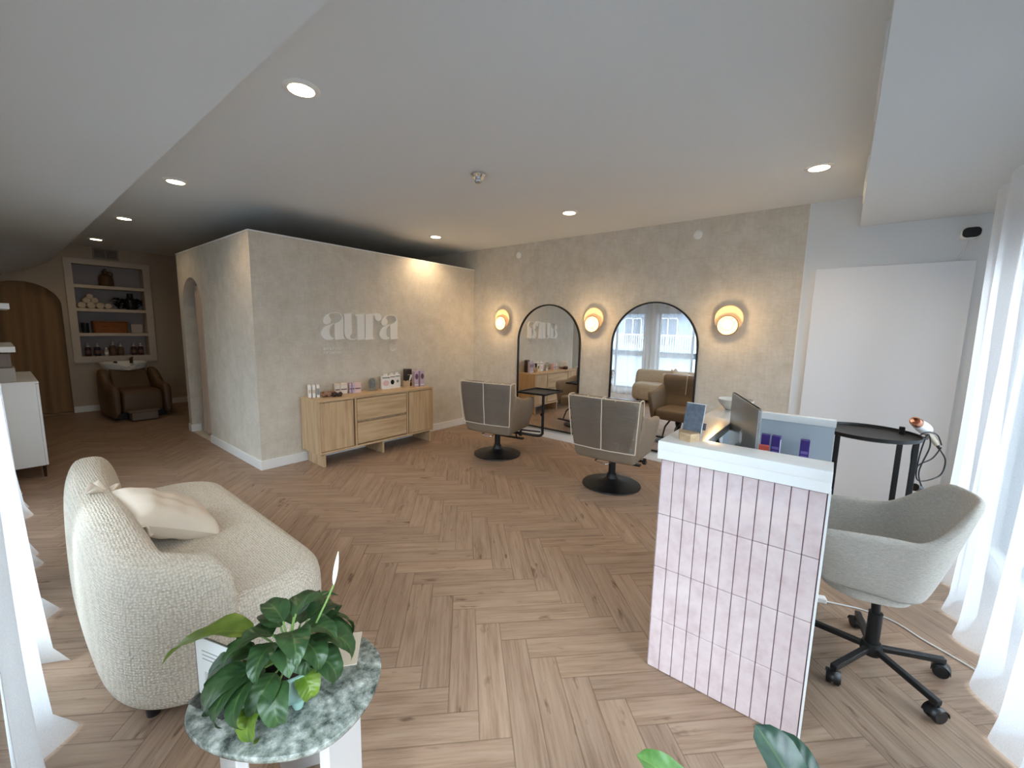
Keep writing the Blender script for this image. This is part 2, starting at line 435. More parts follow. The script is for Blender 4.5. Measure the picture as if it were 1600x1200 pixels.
def plate_mesh(outlines, thick, bevel=0):
    """2D outlines (first solid, inner ones cut holes) -> mesh in local XY, thickness along +-Z/2."""
    cu = bpy.data.curves.new('tmp', 'CURVE'); cu.dimensions = '2D'; cu.fill_mode = 'BOTH'; cu.extrude = thick/2-bevel; cu.bevel_depth = bevel; cu.bevel_resolution = 2
    if bevel: cu.offset = -bevel
    for ol in outlines:
        sp = cu.splines.new('POLY'); sp.points.add(len(ol)-1); sp.use_cyclic_u = True
        for p, q in zip(sp.points, ol): p.co = (q[0], q[1], 0, 1)
    o = bpy.data.objects.new('tmp', cu); COL.objects.link(o)
    dg = bpy.context.evaluated_depsgraph_get(); dg.update()
    me = bpy.data.meshes.new_from_object(o.evaluated_get(dg))
    bpy.data.objects.remove(o); bpy.data.curves.remove(cu)
    return me
def plate(name, outlines, thick, mat, frame, parent=None, bevel=0, smooth=35):
    """frame = (origin, u axis, v axis); thickness is centred on the plane."""
    me = plate_mesh(outlines, thick, bevel); o0, u, v = Vector(frame[0]), Vector(frame[1]), Vector(frame[2]); w = u.cross(v)
    mt = Matrix(((u.x, v.x, w.x, o0.x), (u.y, v.y, w.y, o0.y), (u.z, v.z, w.z, o0.z), (0, 0, 0, 1)))
    me.transform(mt); me.name = name
    bm = bmesh.new(); bm.from_mesh(me); bmesh.ops.remove_doubles(bm, verts=bm.verts, dist=1e-5); bmesh.ops.recalc_face_normals(bm, faces=bm.faces); bm.to_mesh(me); bm.free()
    return finish(me, name, mat, parent, smooth=smooth)
def rect(x0, x1, y0, y1): return [(x0, y0), (x1, y0), (x1, y1), (x0, y1)]
def rrect(x0, x1, y0, y1, r, n=6):
    rr = r if isinstance(r, (tuple, list)) else (r,)*4; pts = []
    for (cx, cy, a, q) in ((x1-rr[0], y0+rr[0], -PI/2, rr[0]), (x1-rr[1], y1-rr[1], 0, rr[1]), (x0+rr[2], y1-rr[2], PI/2, rr[2]), (x0+rr[3], y0+rr[3], PI, rr[3])):
        for k in range(n+1): pts.append((cx+q*math.cos(a+PI/2*k/n), cy+q*math.sin(a+PI/2*k/n)))
    return pts
def arch(x0, x1, y0, ys, rise, n=28):
    c = (x0+x1)/2; h = (x1-x0)/2
    return [(x0, y0), (x1, y0)]+[(c+h*math.cos(PI*k/n), ys+rise*math.sin(PI*k/n)) for k in range(n+1)]
def circle(cx, cy, r, n=24): return [(cx+r*math.cos(2*PI*k/n), cy+r*math.sin(2*PI*k/n)) for k in range(n)]
def catmull(P, n=8, closed=True):
    out = []; N = len(P)
    for i in range(N if closed else N-1):
        g = lambda k: Vector(P[k % N]) if closed else Vector(P[min(max(k, 0), N-1)])
        a, b, c, d = g(i-1), g(i), g(i+1), g(i+2)
        for k in range(n):
            t = k/n; out.append(.5*((2*b)+(c-a)*t+(2*a-5*b+4*c-d)*t*t+(3*b-a-3*c+d)*t**3))
    if not closed: out.append(Vector(P[-1]))
    return out
def tag(o, label, cat, group=None, kind=None):
    o['label'] = label; o['category'] = cat
    if group: o['group'] = group
    if kind: o['kind'] = kind
    return o
def thing(name, label, cat, loc=(0, 0, 0), rotz=0, group=None):
    o = bpy.data.objects.new(name, None); COL.objects.link(o); o.empty_display_size = .1
    o.location = loc; o.rotation_euler = (0, 0, rotz); return tag(o, label, cat, group)
def struct(o, label=None, cat=None):
    o['kind'] = 'structure'
    if label: o['label'] = label
    if cat: o['category'] = cat
    return o
def S(o, label, cat='wall'): return struct(o, label, cat)
def dup(root, loc, rotz, label):
    r = root.copy(); COL.objects.link(r); r.location = loc; r.rotation_euler = (0, 0, rotz); r['label'] = label
    for ch in list(root.children):
        c = ch.copy(); COL.objects.link(c); c.parent = r
        for g in list(ch.children):
            d = g.copy(); COL.objects.link(d); d.parent = c
    return r
def lerp(a, b, t): return a+(b-a)*t
def sstep(a, b, x):
    t = min(max((x-a)/(b-a), 0), 1); return t*t*(3-2*t)

# ================================================================== THE ROOM
XE, XW, YN, YS, HC = 3.126, -1.75, 5.1, -5.45, 2.69

def make_floor():
    w = .12056; n = 5; s = 1/math.sqrt(2); ox, oy = -.124, -2.639
    vs, fs, uv, tone = [], [], [], []
    rnd = random.Random(11)
    def P(u, v): return (ox+(u-v)*s*w, oy+(-u-v)*s*w, 0.0)
    R = 80
    for j in range(-R, R):
        for i in range(-R, R):
            k = (i-j) % (2*n)
            if k == 0: u0, u1, v0, v1, hor = i, i+n, j, j+1, True
            elif k == 2*n-1: u0, u1, v0, v1, hor = i, i+1, j, j+n, False
            else: continue
            c = P((u0+u1)/2, (v0+v1)/2)
            if not (XW-.5 < c[0] < XE+.5 and YS-.5 < c[1] < YN+.6): continue
            a = len(vs); vs += [P(u0, v0), P(u1, v0), P(u1, v1), P(u0, v1)]; fs.append((a, a+1, a+2, a+3))
            L, h = n*w/2, w/2
            uv += [(-L, -h), (L, -h), (L, h), (-L, h)] if hor else [(-L, -h), (-L, h), (L, h), (L, -h)]
            tone.append(rnd.random())
    me = bpy.data.meshes.new('floor'); me.from_pydata(vs, [], fs)
    ul = me.uv_layers.new(name='plank')
    for k, q in enumerate(uv): ul.data[k].uv = q
    at = me.attributes.new('tone', 'FLOAT', 'FACE')
    for k, q in enumerate(tone): at.data[k].value = q
    bm = bmesh.new(); bm.from_mesh(me)
    for f in bm.faces:
        if f.normal.z < 0: f.normal_flip()
    bm.to_mesh(me); bm.free()
    o = finish(me, 'floor', 'floor', smooth=0)
    S(o, 'oak herringbone plank floor', 'floor')
make_floor()
S(MB().box(XW-.2, XE+.2, YS-.2, YN+.4, HC, HC+.12).build('ceiling', 'ceiling_paint', smooth=0), 'flat white ceiling with recessed lights', 'ceiling')

# soffits: the left one turns into a slanted underside near the back wall
def soffit_left():
    N = 40; y0, y1 = YS, YN; rings = []
    for i in range(N+1):
        y = y0+(y1-y0)*i/N; t = sstep(3.2, 5.1, y); pr = []
        for x in (-.92, -1.0, -1.088, -1.2, -1.33, -1.47, -1.62, -1.752):
            zb = 2.44-.28*((-.92-x)/.5)**.7 if x > -1.47 else 2.132-.04*((-1.47-x)/.28)
            pr.append((x, y, lerp(2.44, zb, t)))
        rings.append([(-.92, y, HC+.02)]+pr+[(-1.752, y, HC+.02)])
    return MB().loft(rings).build('soffit_west', 'ceiling_paint', smooth=30)
S(soffit_left(), 'dropped white soffit along the left window wall', 'soffit')
S(MB().box(-.92, XE, YS, -4.58, 2.44, HC+.02).build('soffit_south', 'ceiling_paint', smooth=0), 'dropped white soffit above the right curtains', 'soffit')
# narrow trim strips on the soffit's inner side
S(MB().box(.55, 1.05, -4.58, -4.572, 2.50, 2.66).box(2.0, 2.6, -4.58, -4.572, 2.50, 2.66).build('trim_2', 'trim_white', smooth=0), 'white access panels on the side of the right soffit', 'trim')

# --- walls
Z = (0, 0, 1)
WIN_W = [(-2.75, -1.2, .12, 1.98), (-.9, .55, .12, 1.98)]
DOOR_W = (-4.55, -3.55, 0.0, 2.1)
WIN_S = [(.2, 2.5, .12, 2.12), (-1.4, -.1, .12, 2.12)]
# left wall, drawn in (y, z)
S(plate('wall_west', [rect(YS-.15, YN+.4, -.02, HC)]+[rect(*w) for w in WIN_W]+[rect(DOOR_W[0], DOOR_W[1], .001, DOOR_W[3])], .16, 'white_paint', ((XW-.08, 0, 0), (0, 1, 0), Z)), 'white left wall with the curtained windows')
S(plate('wall_south', [rect(XW-.15, XE+.15, -.02, HC)]+[rect(*w) for w in WIN_S], .16, 'white_paint', ((0, YS-.08, 0), (1, 0, 0), Z)), 'white right wall with the curtained window')
S(MB().box(XE, XE+.15, -4.217, YN+.3, -.02, HC).build('wall_east', 'wallpaper', smooth=0), 'beige textured wallpaper wall behind the arched mirrors')
S(MB().box(XE+.004, XE+.15, YS-.15, -4.217, -.02, HC).build('wall_east.001', 'white_paint', smooth=0), 'plain white end of the mirror wall beside the right curtains')
S(MB().box(XE-.004, XE+.004, -4.223, -4.213, 0, HC).build('trim_1', 'trim_white', smooth=0), 'thin white edge strip where the wallpaper ends', 'trim')
# back wall with the arched curtain doorway and the shelf recess
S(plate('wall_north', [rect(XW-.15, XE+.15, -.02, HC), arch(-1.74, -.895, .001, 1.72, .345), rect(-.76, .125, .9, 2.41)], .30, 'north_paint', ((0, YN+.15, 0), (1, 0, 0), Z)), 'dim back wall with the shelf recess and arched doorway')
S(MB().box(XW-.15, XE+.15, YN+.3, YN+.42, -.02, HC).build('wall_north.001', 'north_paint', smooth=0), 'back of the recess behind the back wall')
# partition room in wallpaper, open at the top
PH = 2.39
S(MB().box(0, XE, 0, .1, 0, PH).build('wall_partition', 'wallpaper', smooth=0), 'beige wallpapered partition wall behind the sideboard')
S(plate('wall_partition.001', [rect(.1, 2.49, 0, PH), arch(1.555, 2.365, .001, 1.66, .405)], .16, 'wallpaper', ((.08, 0, 0), (0, 1, 0), Z)), 'beige wallpapered partition side with the arched doorway')
S(MB().box(.16, XE, 2.39, 2.49, 0, PH).build('wall_partition.002', 'wallpaper', smooth=0), 'far wall of the partition room')
S(MB().box(-.004, XE, -.004, .1, PH, PH+.012).box(-.004, .16, .1, 2.494, PH, PH+.012).box(.16, XE, 2.386, 2.494, PH, PH+.012).build('trim_3', 'trim_white', smooth=0), 'thin white cap along the top of the partition', 'trim')

def skirting(name, segs, lab):
    m = MB()
    for a in segs: m.box(*a)
    S(m.build(name, 'trim_white', bevel=.004, smooth=0), lab, 'baseboard')
b = .1
skirting('baseboard_partition', [(-.014, XE, -.014, 0, 0, b), (-.014, 0, 0, 1.555, 0, b), (-.014, .10, 2.351, 2.365, 0, b), (-.014, 0, 2.365, 2.49, 0, b)], 'white baseboard around the wallpapered partition')
skirting('baseboard_east', [(XE-.014, XE, -4.217, -.014, 0, b), (XE-.010, XE+.004, YS, -4.217, 0, b)], 'white baseboard below the arched mirrors')
skirting('baseboard_north', [(-.895, XE, YN-.014, YN, 0, b)], 'white baseboard along the back wall')
skirting('baseboard_west', [(XW, XW+.014, -3.55, -2.75, 0, b), (XW, XW+.014, -1.2, -.9, 0, b), (XW, XW+.014, .55, YN, 0, b)], 'white baseboard along the left wall')
skirting('baseboard_south', [(XW, XE, YS, YS+.014, 0, b)], 'white baseboard behind the right curtains')

# --- windows: frame + pane, and the glazed door
def window(name, axis, a0, a1, z0, z1, at, lab, cat='window', mull=1):
    def bx(m, p0, p1, q0, q1, d0, d1):
        if axis == 'y': m.box(at+d0, at+d1, p0, p1, q0, q1)
        else: m.box(p0, p1, at+d0, at+d1, q0, q1)
    t = .05; m = MB()
    for p in ((a0, a0+t, z0, z1), (a1-t, a1, z0, z1), (a0, a1, z0, z0+t), (a0, a1, z1-t, z1)): bx(m, p[0], p[1], p[2], p[3], -.03, .03)
    for k in range(mull):
        c = a0+(a1-a0)*(k+1)/(mull+1); bx(m, c-.02, c+.02, z0, z1, -.025, .025)
    fr = m.build(name, 'window_frame', bevel=.004, smooth=0); S(fr, lab, cat)
    p = MB(); bx(p, a0+t-.01, a1-t+.01, z0+t-.01, z1-t+.01, -.003, .003)
    p.build('pane', 'pane', fr, smooth=0); return fr
window('window_1', 'y', *WIN_W[0], XW-.1, 'nearer left window behind the sheer curtains')
window('window_2', 'y', *WIN_W[1], XW-.1, 'farther left window beside the white cabinet')
window('window_3', 'x', *WIN_S[0], YS-.1, 'right window behind the sheer curtains')
window('added_window', 'x', *WIN_S[1], YS-.1, 'unseen window behind the camera, added for more daylight')  # unseen window, added to bring in daylight from behind the camera
d1 = window('door_1', 'y', *DOOR_W, XW-.1, 'glazed entrance door in the left wall', 'door', 0)
MB().tube([(XW-.06, -4.42, .9), (XW-.01, -4.42, .9), (XW-.01, -4.42, 1.25), (XW-.06, -4.42, 1.25)], .012).build('door_handle', 'steel', d1)

# --- outside: pavement and a pale apartment block across the street
S(MB().box(-40, XW-.17, -30, 30, -.16, -.1).box(XW-.17, 14, -14, YS-.17, -.16, -.1).build('ground_pavement', 'ext_ground', smooth=0), 'pale pavement outside the windows', 'pavement')
def ext_block():
    t = thing('apartment_building', 'pale apartment block with balconies seen through the sheer curtains in the mirror', 'building', (-20, 4.5, -.1))
    MB().box(-2.2, 0, -9, 9, 0, 9.5).build('facade', 'plaster_ext', t, smooth=0)
    for r in range(3):
        for c in range(5):
            y = -4.8+c*2.4; z = .8+r*2.9
            w = MB().box(0, .03, y-.6, y+.6, z, z+1.7).build('window', 'ext_glass', t, smooth=0)
            m = MB()
            for q in (y-.62, y-.02, y+.58): m.box(0, .06, q, q+.05, z-.05, z+1.75)
            m.box(0, .06, y-.62, y+.63, z+1.7, z+1.75); m.build('window_frame', 'trim_white', w, smooth=0)
        bal = MB().box(0, 1.0, -4, 4, .35+r*2.9, .5+r*2.9).build('balcony', 'plaster_ext', t, smooth=0)
        m = MB()
        for k in range(54): m.box(.93, .96, -4+k*.15, -3.96+k*.15, .5+r*2.9, 1.4+r*2.9)
        m.box(.9, .99, -4, 4, 1.4+r*2.9, 1.46+r*2.9); m.build('railing', 'trim_white', bal, smooth=0)
ext_block()

# ------------------------------------------------------------------ recessed ceiling lights
def can(x, y, label, e=12):
    t = thing('recessed_ceiling_light', label, 'ceiling light', (x, y, HC), 0, 'recessed ceiling lights')
    MB().lathe([(.062, -.001), (.062, -.012), (.080, -.010), (.088, -.004), (.088, .001)], n=40).build('trim_ring', 'trim_white', t)
    MB().lathe([(.0, -.006), (.06, -.006), (.06, -.0125), (.0, -.0135)], n=40).build('diffuser', 'can_glow', t)
    spot('ceiling_light_beam', (x, y, HC-.03), e, math.radians(140), blend=.8, rad=.05)
for x, y, lab, e in [(-.53, -2.29, 'large round ceiling light nearest the camera, beside the left soffit', 9), (-.53, 0.0, 'second ceiling light from the camera along the left soffit', 9),
                  (-.54, 2.11, 'third ceiling light from the camera along the left soffit', 3.5), (-.54, 4.16, 'farthest small ceiling light, above the built-in shelves', 3.5),
                  (2.13, .03-.28, 'ceiling light just in front of the wallpapered partition top', 14), (2.14, -2.27, 'ceiling light above the two styling chairs', 13),
                  (2.15, -4.31, 'ceiling light beside the right soffit, near the white wall', 12)]:
    can(x, y, lab, e)
def sprinkler():
    t = thing('sprinkler_head', 'small chrome sprinkler head on the middle of the ceiling', 'sprinkler', (.85, -2.22, HC))
    MB().lathe([(.0, .002), (.058, .002), (.060, -.010), (.046, -.028), (.0, -.028)]).build('escutcheon', 'chrome', t)
    MB().cyl((0, 0, -.026), (0, 0, -.050), .020).build('body', 'steel', t)
    MB().lathe([(.0, -.050), (.030, -.050), (.027, -.058), (.014, -.070), (0, -.070)]).build('deflector', 'steel', t)
sprinkler()
for y, z, lab in ((-.871, 2.539, 'small round white cover on the wall above the left arched mirror'), (-3.26, 2.53, 'round white cover on the wall high above the right wall lamp')):
    o = MB().lathe([(0, 0), (.045, 0), (.045, .010), (.038, .018), (.02, .021), (0, .021)], axis=Matrix(((0, 0, -1), (0, 1, 0), (1, 0, 0)))).build('wall_cover', 'white_gloss', loc=(XE, y, z)); tag(o, lab, 'wall cover', 'round wall covers')

# wall lamps
def sconce(y, lab):
    t = thing('wall_lamp', lab, 'wall lamp', (XE, y, 1.63), 0, 'round wall lamps on the mirror wall')
    ax = Matrix(((0, 0, -1), (0, 1, 0), (1, 0, 0)))
    MB().lathe([(0, 0), (.05, 0), (.05, .03), (0, .03)], c=(0, 0, .02), axis=ax).build('wall_mount', 'dark_bronze', t)
    MB().lathe([(0, .03), (.131, .03), (.135, .034), (.131, .040), (0, .040)], c=(0, 0, .025), n=48, axis=ax).build('back_disc', 'sconce_disc', t)
    d = MB().lathe([(0, .066), (.094, .066), (.098, .07), (.094, .078), (0, .078)], c=(0, 0, -.045), n=48, axis=ax).build('front_disc', 'sconce_disc', t)
    MB().tube([(-.072, .098*math.cos(a*PI/20), -.045+.098*math.sin(a*PI/20)) for a in range(40)], .004, closed=True).build('rim', 'dark_bronze', d)
    MB().lathe([(0, .078), (.055, .078), (.058, .084), (.05, .096), (.03, .104), (0, .106)], c=(0, 0, -.035), n=40, axis=ax).build('bulb_glow', 'sconce_glow', t)
    MB().cyl((-.03, 0, -.01), (-.07, 0, -.03), .012).build('stem', 'dark_bronze', t)
    point('wall_lamp_light', (XE-.14, y, 1.595), 2.0, rad=.05)
    point('wall_lamp_light', (XE-.055, y, 1.61), .2, rad=.01)
M['sconce_disc'] = plain('sconce_disc', srgb(246, 214, 170), .45, var=.05)
M['sconce_disc'].node_tree.nodes['Principled BSDF'].inputs['Emission Color'].default_value = (1, .58, .24, 1)
M['sconce_disc'].node_tree.nodes['Principled BSDF'].inputs['Emission Strength'].default_value = .10
sconce(-.61, 'leftmost round wall lamp, near the partition corner'); sconce(-2.10, 'round wall lamp between the two arched mirrors'); sconce(-3.63, 'round wall lamp right of the mirrors, above the desk')

# arched mirrors
def arch_mirror(y0, y1, z0, z1, lab):
    t = thing('arched_mirror', lab, 'mirror', (XE, (y0+y1)/2, z0), 0, 'arched wall mirrors')
    h = (y1-y0)/2; H = z1-z0; fr = ((-.012, 0, 0), (0, -1, 0), Z); r = h-.0
    out = arch(-h, h, 0, H-r, r, 48); i = .016; inn = arch(-h+i, h-i, i, H-r, r-i, 48)
    plate('frame', [out, inn], .03, 'black_metal', ((-.016, 0, 0), (0, -1, 0), Z), t)
    plate('glass', [inn], .008, 'mirror', ((-.012, 0, 0), (0, -1, 0), Z), t)
arch_mirror(-1.92, -.90, .125, 1.845, 'left arched mirror reflecting the wall sign'); arch_mirror(-3.355, -2.35, .115, 1.845, 'right arched mirror reflecting the curtained windows')

# white board leaning flat on the wall, camera
o = MB().box(XE-.024, XE+.002, -5.30, -4.309, .03, 2.10).build('wall_panel', 'board_white', bevel=.003, smooth=0); tag(o, 'large blank white panel fixed on the wall right of the wallpaper', 'wall panel')
def sec_cam():
    t = thing('security_camera', 'small white camera with a black face above the white panel', 'camera', (XE, -5.235, 2.29))
    MB().lathe([(0, 0), (.03, 0), (.03, .012), (.012, .02), (.012, .05), (0, .05)], axis=Matrix(((0, 0, -1), (0, 1, 0), (1, 0, 0)))).build('mount', 'white_gloss', t)
    b = MB().loft([[(x, .0+sc*p[0], sc*p[1]) for p in rrect(-.055, .055, -.042, .042, .035)] for x, sc in ((-.04, .8), (-.05, 1), (-.115, 1), (-.122, .95))]).build('housing', 'white_gloss', t)
    MB().loft([[(x, .0+sc*p[0], sc*p[1]) for p in rrect(-.05, .05, -.037, .037, .03)] for x, sc in ((-.120, 1), (-.127, .97))]).build('lens_face', 'screen_black', b)
    MB().tube(catmull([(-.03, 0, -.04), (-.02, .01, -.10), (-.006, .03, -.15), (-.006, .035, -.19)], 6, False), .004).build('cable', 'cable_white', t)
sec_cam()

# ------------------------------------------------------------------ curtains
def curtain(name, p0, p1, z0, z1, mat, lab, cat, group=None, amp=.045, lam=.17, seed=0, flare=.07, nrm=None, flip=1, puddle=0.0):
    rn = random.Random(seed); p0 = Vector(p0); p1 = Vector(p1); d = p1-p0; L = d.length; d.normalize(); n = Vector((-d.y, d.x))*flip
    ph = [rn.uniform(0, 6.28) for _ in range(4)]
    def fold(s):
        q = 2*PI*s/lam
        return math.sin(q+1.1*math.sin(q*.23+ph[0])+ph[1])*.75+.35*math.sin(q*.47+ph[2])
    nu = int(L/lam*18); nv = 26
    def fn(a, b):
        s = a*L; h = 1-b; f = fold(s); z = z0+(z1-z0)*b
        o = amp*f*(.55+.55*h)+flare*h**6*(.6+.5*f)+.02*math.sin(3.1*b+ph[3]+s*2)*h
        sl = .05*math.sin(s*3+ph[0])*h
        q = p0+d*(s+sl)+n*o
        if puddle and b < .03:
            k = (.03-b)/.03; q = q+n*puddle*k*(.5+.5*math.sin(s*2*PI/.62+ph[2]))**2
            z = z0+.004+.02*(1-k)
        return (q.x, q.y, z)
    m = MB().grid(fn, nu, nv)
    o = m.build(name, mat, smooth=180, fix=False)
    return tag(o, lab, cat, group)
gl = 'sheer curtains on the left windows'
for k, (a, b_, lab) in enumerate([(-2.98, -2.12, 'sheer white curtain nearest the camera at lower left'), (-2.08, -1.08, 'sheer white curtain on the left wall behind the boucle sofa'), (-.98, -.2, 'sheer white curtain on the left wall just beyond the sofa'), (-.16, .78, 'sheer white curtain beside the white cabinet')]):
    curtain('sheer_curtain', (-1.655, a), (-1.655, b_), .004, 2.43, 'sheer', lab, 'curtain', gl, seed=k+3, flip=-1, amp=.035, flare=.03, puddle=.06, lam=.26)
gr = 'sheer curtains on the right window'
for k, (a, b_, lab) in enumerate([(2.46, 1.62, 'sheer white curtain next to the white wall panel'), (1.58, .72, 'sheer white curtain behind the office chair'), (.68, -.25, 'sheer white curtain at the right edge of the photo')]):
    curtain('sheer_curtain', (a, -5.235), (b_, -5.235), .004, 2.43, 'sheer', lab, 'curtain', gr, seed=k+21, flip=-1, amp=.05, flare=.03, puddle=.025, lam=.30)
curtain('arch_curtain', (-1.74, YN+.12), (-.82, YN+.12), .01, 2.12, 'brown_curtain', 'brown curtain closing the arched doorway in the back wall', 'curtain', amp=.05, lam=.24, seed=50, flip=-1, flare=.01)
curtain('arch_curtain', (.10, 2.19), (.10, 1.60), .03, 1.98, 'beige_curtain', 'beige curtain inside the arched doorway of the partition', 'curtain', amp=.018, lam=.13, seed=51, flip=1, flare=.0)
# ================================================================== LOUNGE CORNER
def sofa():
    t = thing('sofa', 'cream boucle loveseat with a curved wraparound back', 'sofa', (-1.1, -1.9, 0))
    ox, oy = -1.1, -1.9
    # seat: rounded slab, slightly crowned
    rings = []
    def ring(ins, z, grow=0):
        pts = rrect(-1.36+ins-ox, -.69-ins-ox, -2.795+ins-oy, -1.03-ins-oy, (.24-ins*.5, .24-ins*.5, .12, .30-ins*.5), 8)
        return [(x, y, z) for x, y in pts]
    for ins, z in ((.05, .05), (.015, .07), (.0, .13), (-.004, .24), (.0, .32), (.012, .362), (.035, .392), (.07, .410), (.10, .416)): rings.append(ring(ins, z))
    MB().loft(rings).build('seat', 'boucle', t, smooth=60, sub=1)
    # back: a swept upright cushion that wraps round the near end as an arm
    path = [(p.x, p.y) for p in catmull([(-1.285, -1.04), (-1.315, -1.25), (-1.338, -1.6), (-1.345, -1.95), (-1.342, -2.25), (-1.33, -2.48), (-1.29, -2.60), (-1.21, -2.655), (-1.16, -2.66)], 5, False)]
    P = [Vector((x, y)) for x, y in path]
    # arc length parameter
    S_ = [0]
    for i in range(1, len(P)): S_.append(S_[-1]+(P[i]-P[i-1]).length)
    T = S_[-1]; rings = []
    def section(c, nrm, w0, w1, zb, zt):
        pts = []; n = 28
        for k in range(n):
            a = 2*PI*k/n; ca, sa = math.cos(a), math.sin(a)
            px = math.copysign(abs(ca)**(.62 if sa > 0 else .42), ca); pz = math.copysign(abs(sa)**(.55 if sa > 0 else .34), sa)
            h = (pz+1)/2; w = lerp(w0, w1, h)
            off = -.035*h
            q = c+nrm*(px*w/2+off)
            pts.append((q.x-ox, q.y-oy, lerp(zb, zt, h)))
        return pts
    for i, p in enumerate(P):
        d = (P[min(i+1, len(P)-1)]-P[max(i-1, 0)]).normalized(); nrm = Vector((-d.y, d.x))  # to the seat side
        s = S_[i]
        zt = .675-.05*sstep(1.15, 1.58, s)-.03*sstep(1.58, 1.74, s)
        w0, w1 = .30, .205
        rings.append(section(p, nrm, w0, w1, .045, zt))
    # rounded ends
    def endcap(i0, dirv, zt, seq, w0=.32, w1=.235):
        p = P[i0]; d = dirv; nrm = Vector((-d.y, d.x))
        out = []
        for ext, k, kz in seq:
            out.append(section(p+d*ext, nrm if i0 else nrm, w0*k, w1*k, .095+.05*(1-kz), .095+(zt-.095)*kz))
        return out
    d0 = (P[0]-P[1]).normalized(); seq = ((.045, .97, .985), (.075, .86, .94), (.095, .66, .84), (.104, .35, .66))
    first = []
    for ext, k, kz in reversed(seq):
        nrm = Vector((d0.y, -d0.x)); first.append(section(P[0]+d0*ext, nrm, .30*k, .205*k, .045+.06*(1-kz), .045+.63*kz))
    dl = (P[-1]-P[-2]).normalized(); last = []
    for ext, k, kz in ((.03, .95, .955), (.052, .84, .86), (.068, .62, .70), (.075, .32, .50)):
        nrm = Vector((-dl.y, dl.x)); last.append(section(P[-1]+dl*ext, nrm, .30*k, .205*k, .045+.05*(1-kz), .045+.55*kz))
    MB().loft(first+rings+last).build('backrest', 'boucle', t, smooth=70, sub=1)
    for x, y in ((-1.36, -2.62), (-1.38, -1.16), (-.90, -1.16), (-.90, -2.6)):
        MB().cyl((x-ox, y-oy, 0), (x-ox, y-oy, .075), .022, .026, 16).build('leg', 'black_plastic', t)
sofa()

def cushion():
    t = thing('throw_cushion', 'beige linen cushion with knotted corners on the boucle sofa', 'cushion', (-1.15, -1.95, .53), 0)
    t.rotation_euler = (math.radians(9), math.radians(30), math.radians(9))
    m = MB(); N = 22
    def surf(sgn):
        def fn(a, b):
            u, v = a*2-1, b*2-1
            w = max(0, (1-u**4)*(1-v**4))**.55
            k = 1-.10*(1-abs(u))*abs(v)**2 if 0 else 1
            pin = 1-.07*math.cos(u*PI/2)*abs(v)**3
            pin2 = 1-.07*math.cos(v*PI/2)*abs(u)**3
            wr = .006*math.sin(9*u+4*v)*math.sin(7*v-3*u)
            return (.20*u*pin2, .20*v*pin, sgn*(.082*w+wr*w))
        return fn
    m.grid(surf(1), N, N); m2 = MB().grid(surf(-1), N, N); m.add(m2.v, m2.f)
    m.build('cover', 'cushion_linen', t, smooth=180)
    for cx, cy in ((-1, -1), (-1, 1)):                       # the two knotted, ruffled corners at the top
        k = MB()
        def ruf(a, b, cx=cx, cy=cy):
            ang = (a-.5)*2.6+math.atan2(cy, cx); r = .015+.085*b
            z = .022*b*math.sin(a*19+cy)+.01*b
            return (.185*cx+r*math.cos(ang), .185*cy+r*math.sin(ang), z)
        k.grid(ruf, 26, 5); r = k.build('ruffle', 'cushion_linen', t, smooth=180, solid=.004)
        MB().tube([(.185*cx+.017*math.cos(a*PI/6)*abs(cy), .185*cy+.017*math.sin(a*PI/6), .004*math.sin(a)) for a in range(12)], .006, closed=True).build('knot', 'cushion_linen', t)
cushion()

TZ = .46
def side_table():
    t = thing('side_table', 'low side table with a rounded green marble top', 'table', (-1.16, -3.39, 0))
    ox, oy = -1.16, -3.39
    P = [(-1.325, -3.205), (-1.395, -3.300), (-1.380, -3.430), (-1.297, -3.570), (-1.185, -3.645), (-1.055, -3.622), (-.955, -3.535), (-.925, -3.445), (-.942, -3.355), (-1.03, -3.255), (-1.17, -3.185)]
    C = catmull([(x-ox, y-oy) for x, y in P], 7)
    rings = []
    for sc, z in ((.955, TZ-.026), (.985, TZ-.020), (1.0, TZ-.012), (1.0, TZ-.005), (.992, TZ-.001), (.98, TZ)):
        rings.append([(c.x*sc, c.y*sc, z) for c in C])
    MB().loft(rings).build('tabletop', 'marble', t, smooth=40)
    for a, w in ((-62, .16), (58, .15), (178, .16)):
        a = math.radians(a); r = .155; c = Vector((math.cos(a)*r, math.sin(a)*r)); sd = Vector((-math.sin(a), math.cos(a)))
        mt = Matrix(((sd.x, math.cos(a), 0), (sd.y, math.sin(a), 0), (0, 0, 1)))
        MB().obox((c.x, c.y, (TZ-.026)/2), (w, .03, TZ-.026), mt).build('leg', 'table_leg', t, bevel=.004, smooth=0)
    m = MB()
    for k in range(3):
        a = math.radians((-62, 58, 178)[k]); m.bar((0, 0, TZ-.10), (math.cos(a)*.15, math.sin(a)*.15, TZ-.045), .03, .02)
    m.build('brace', 'table_leg', t, bevel=.003, smooth=0)
side_table()

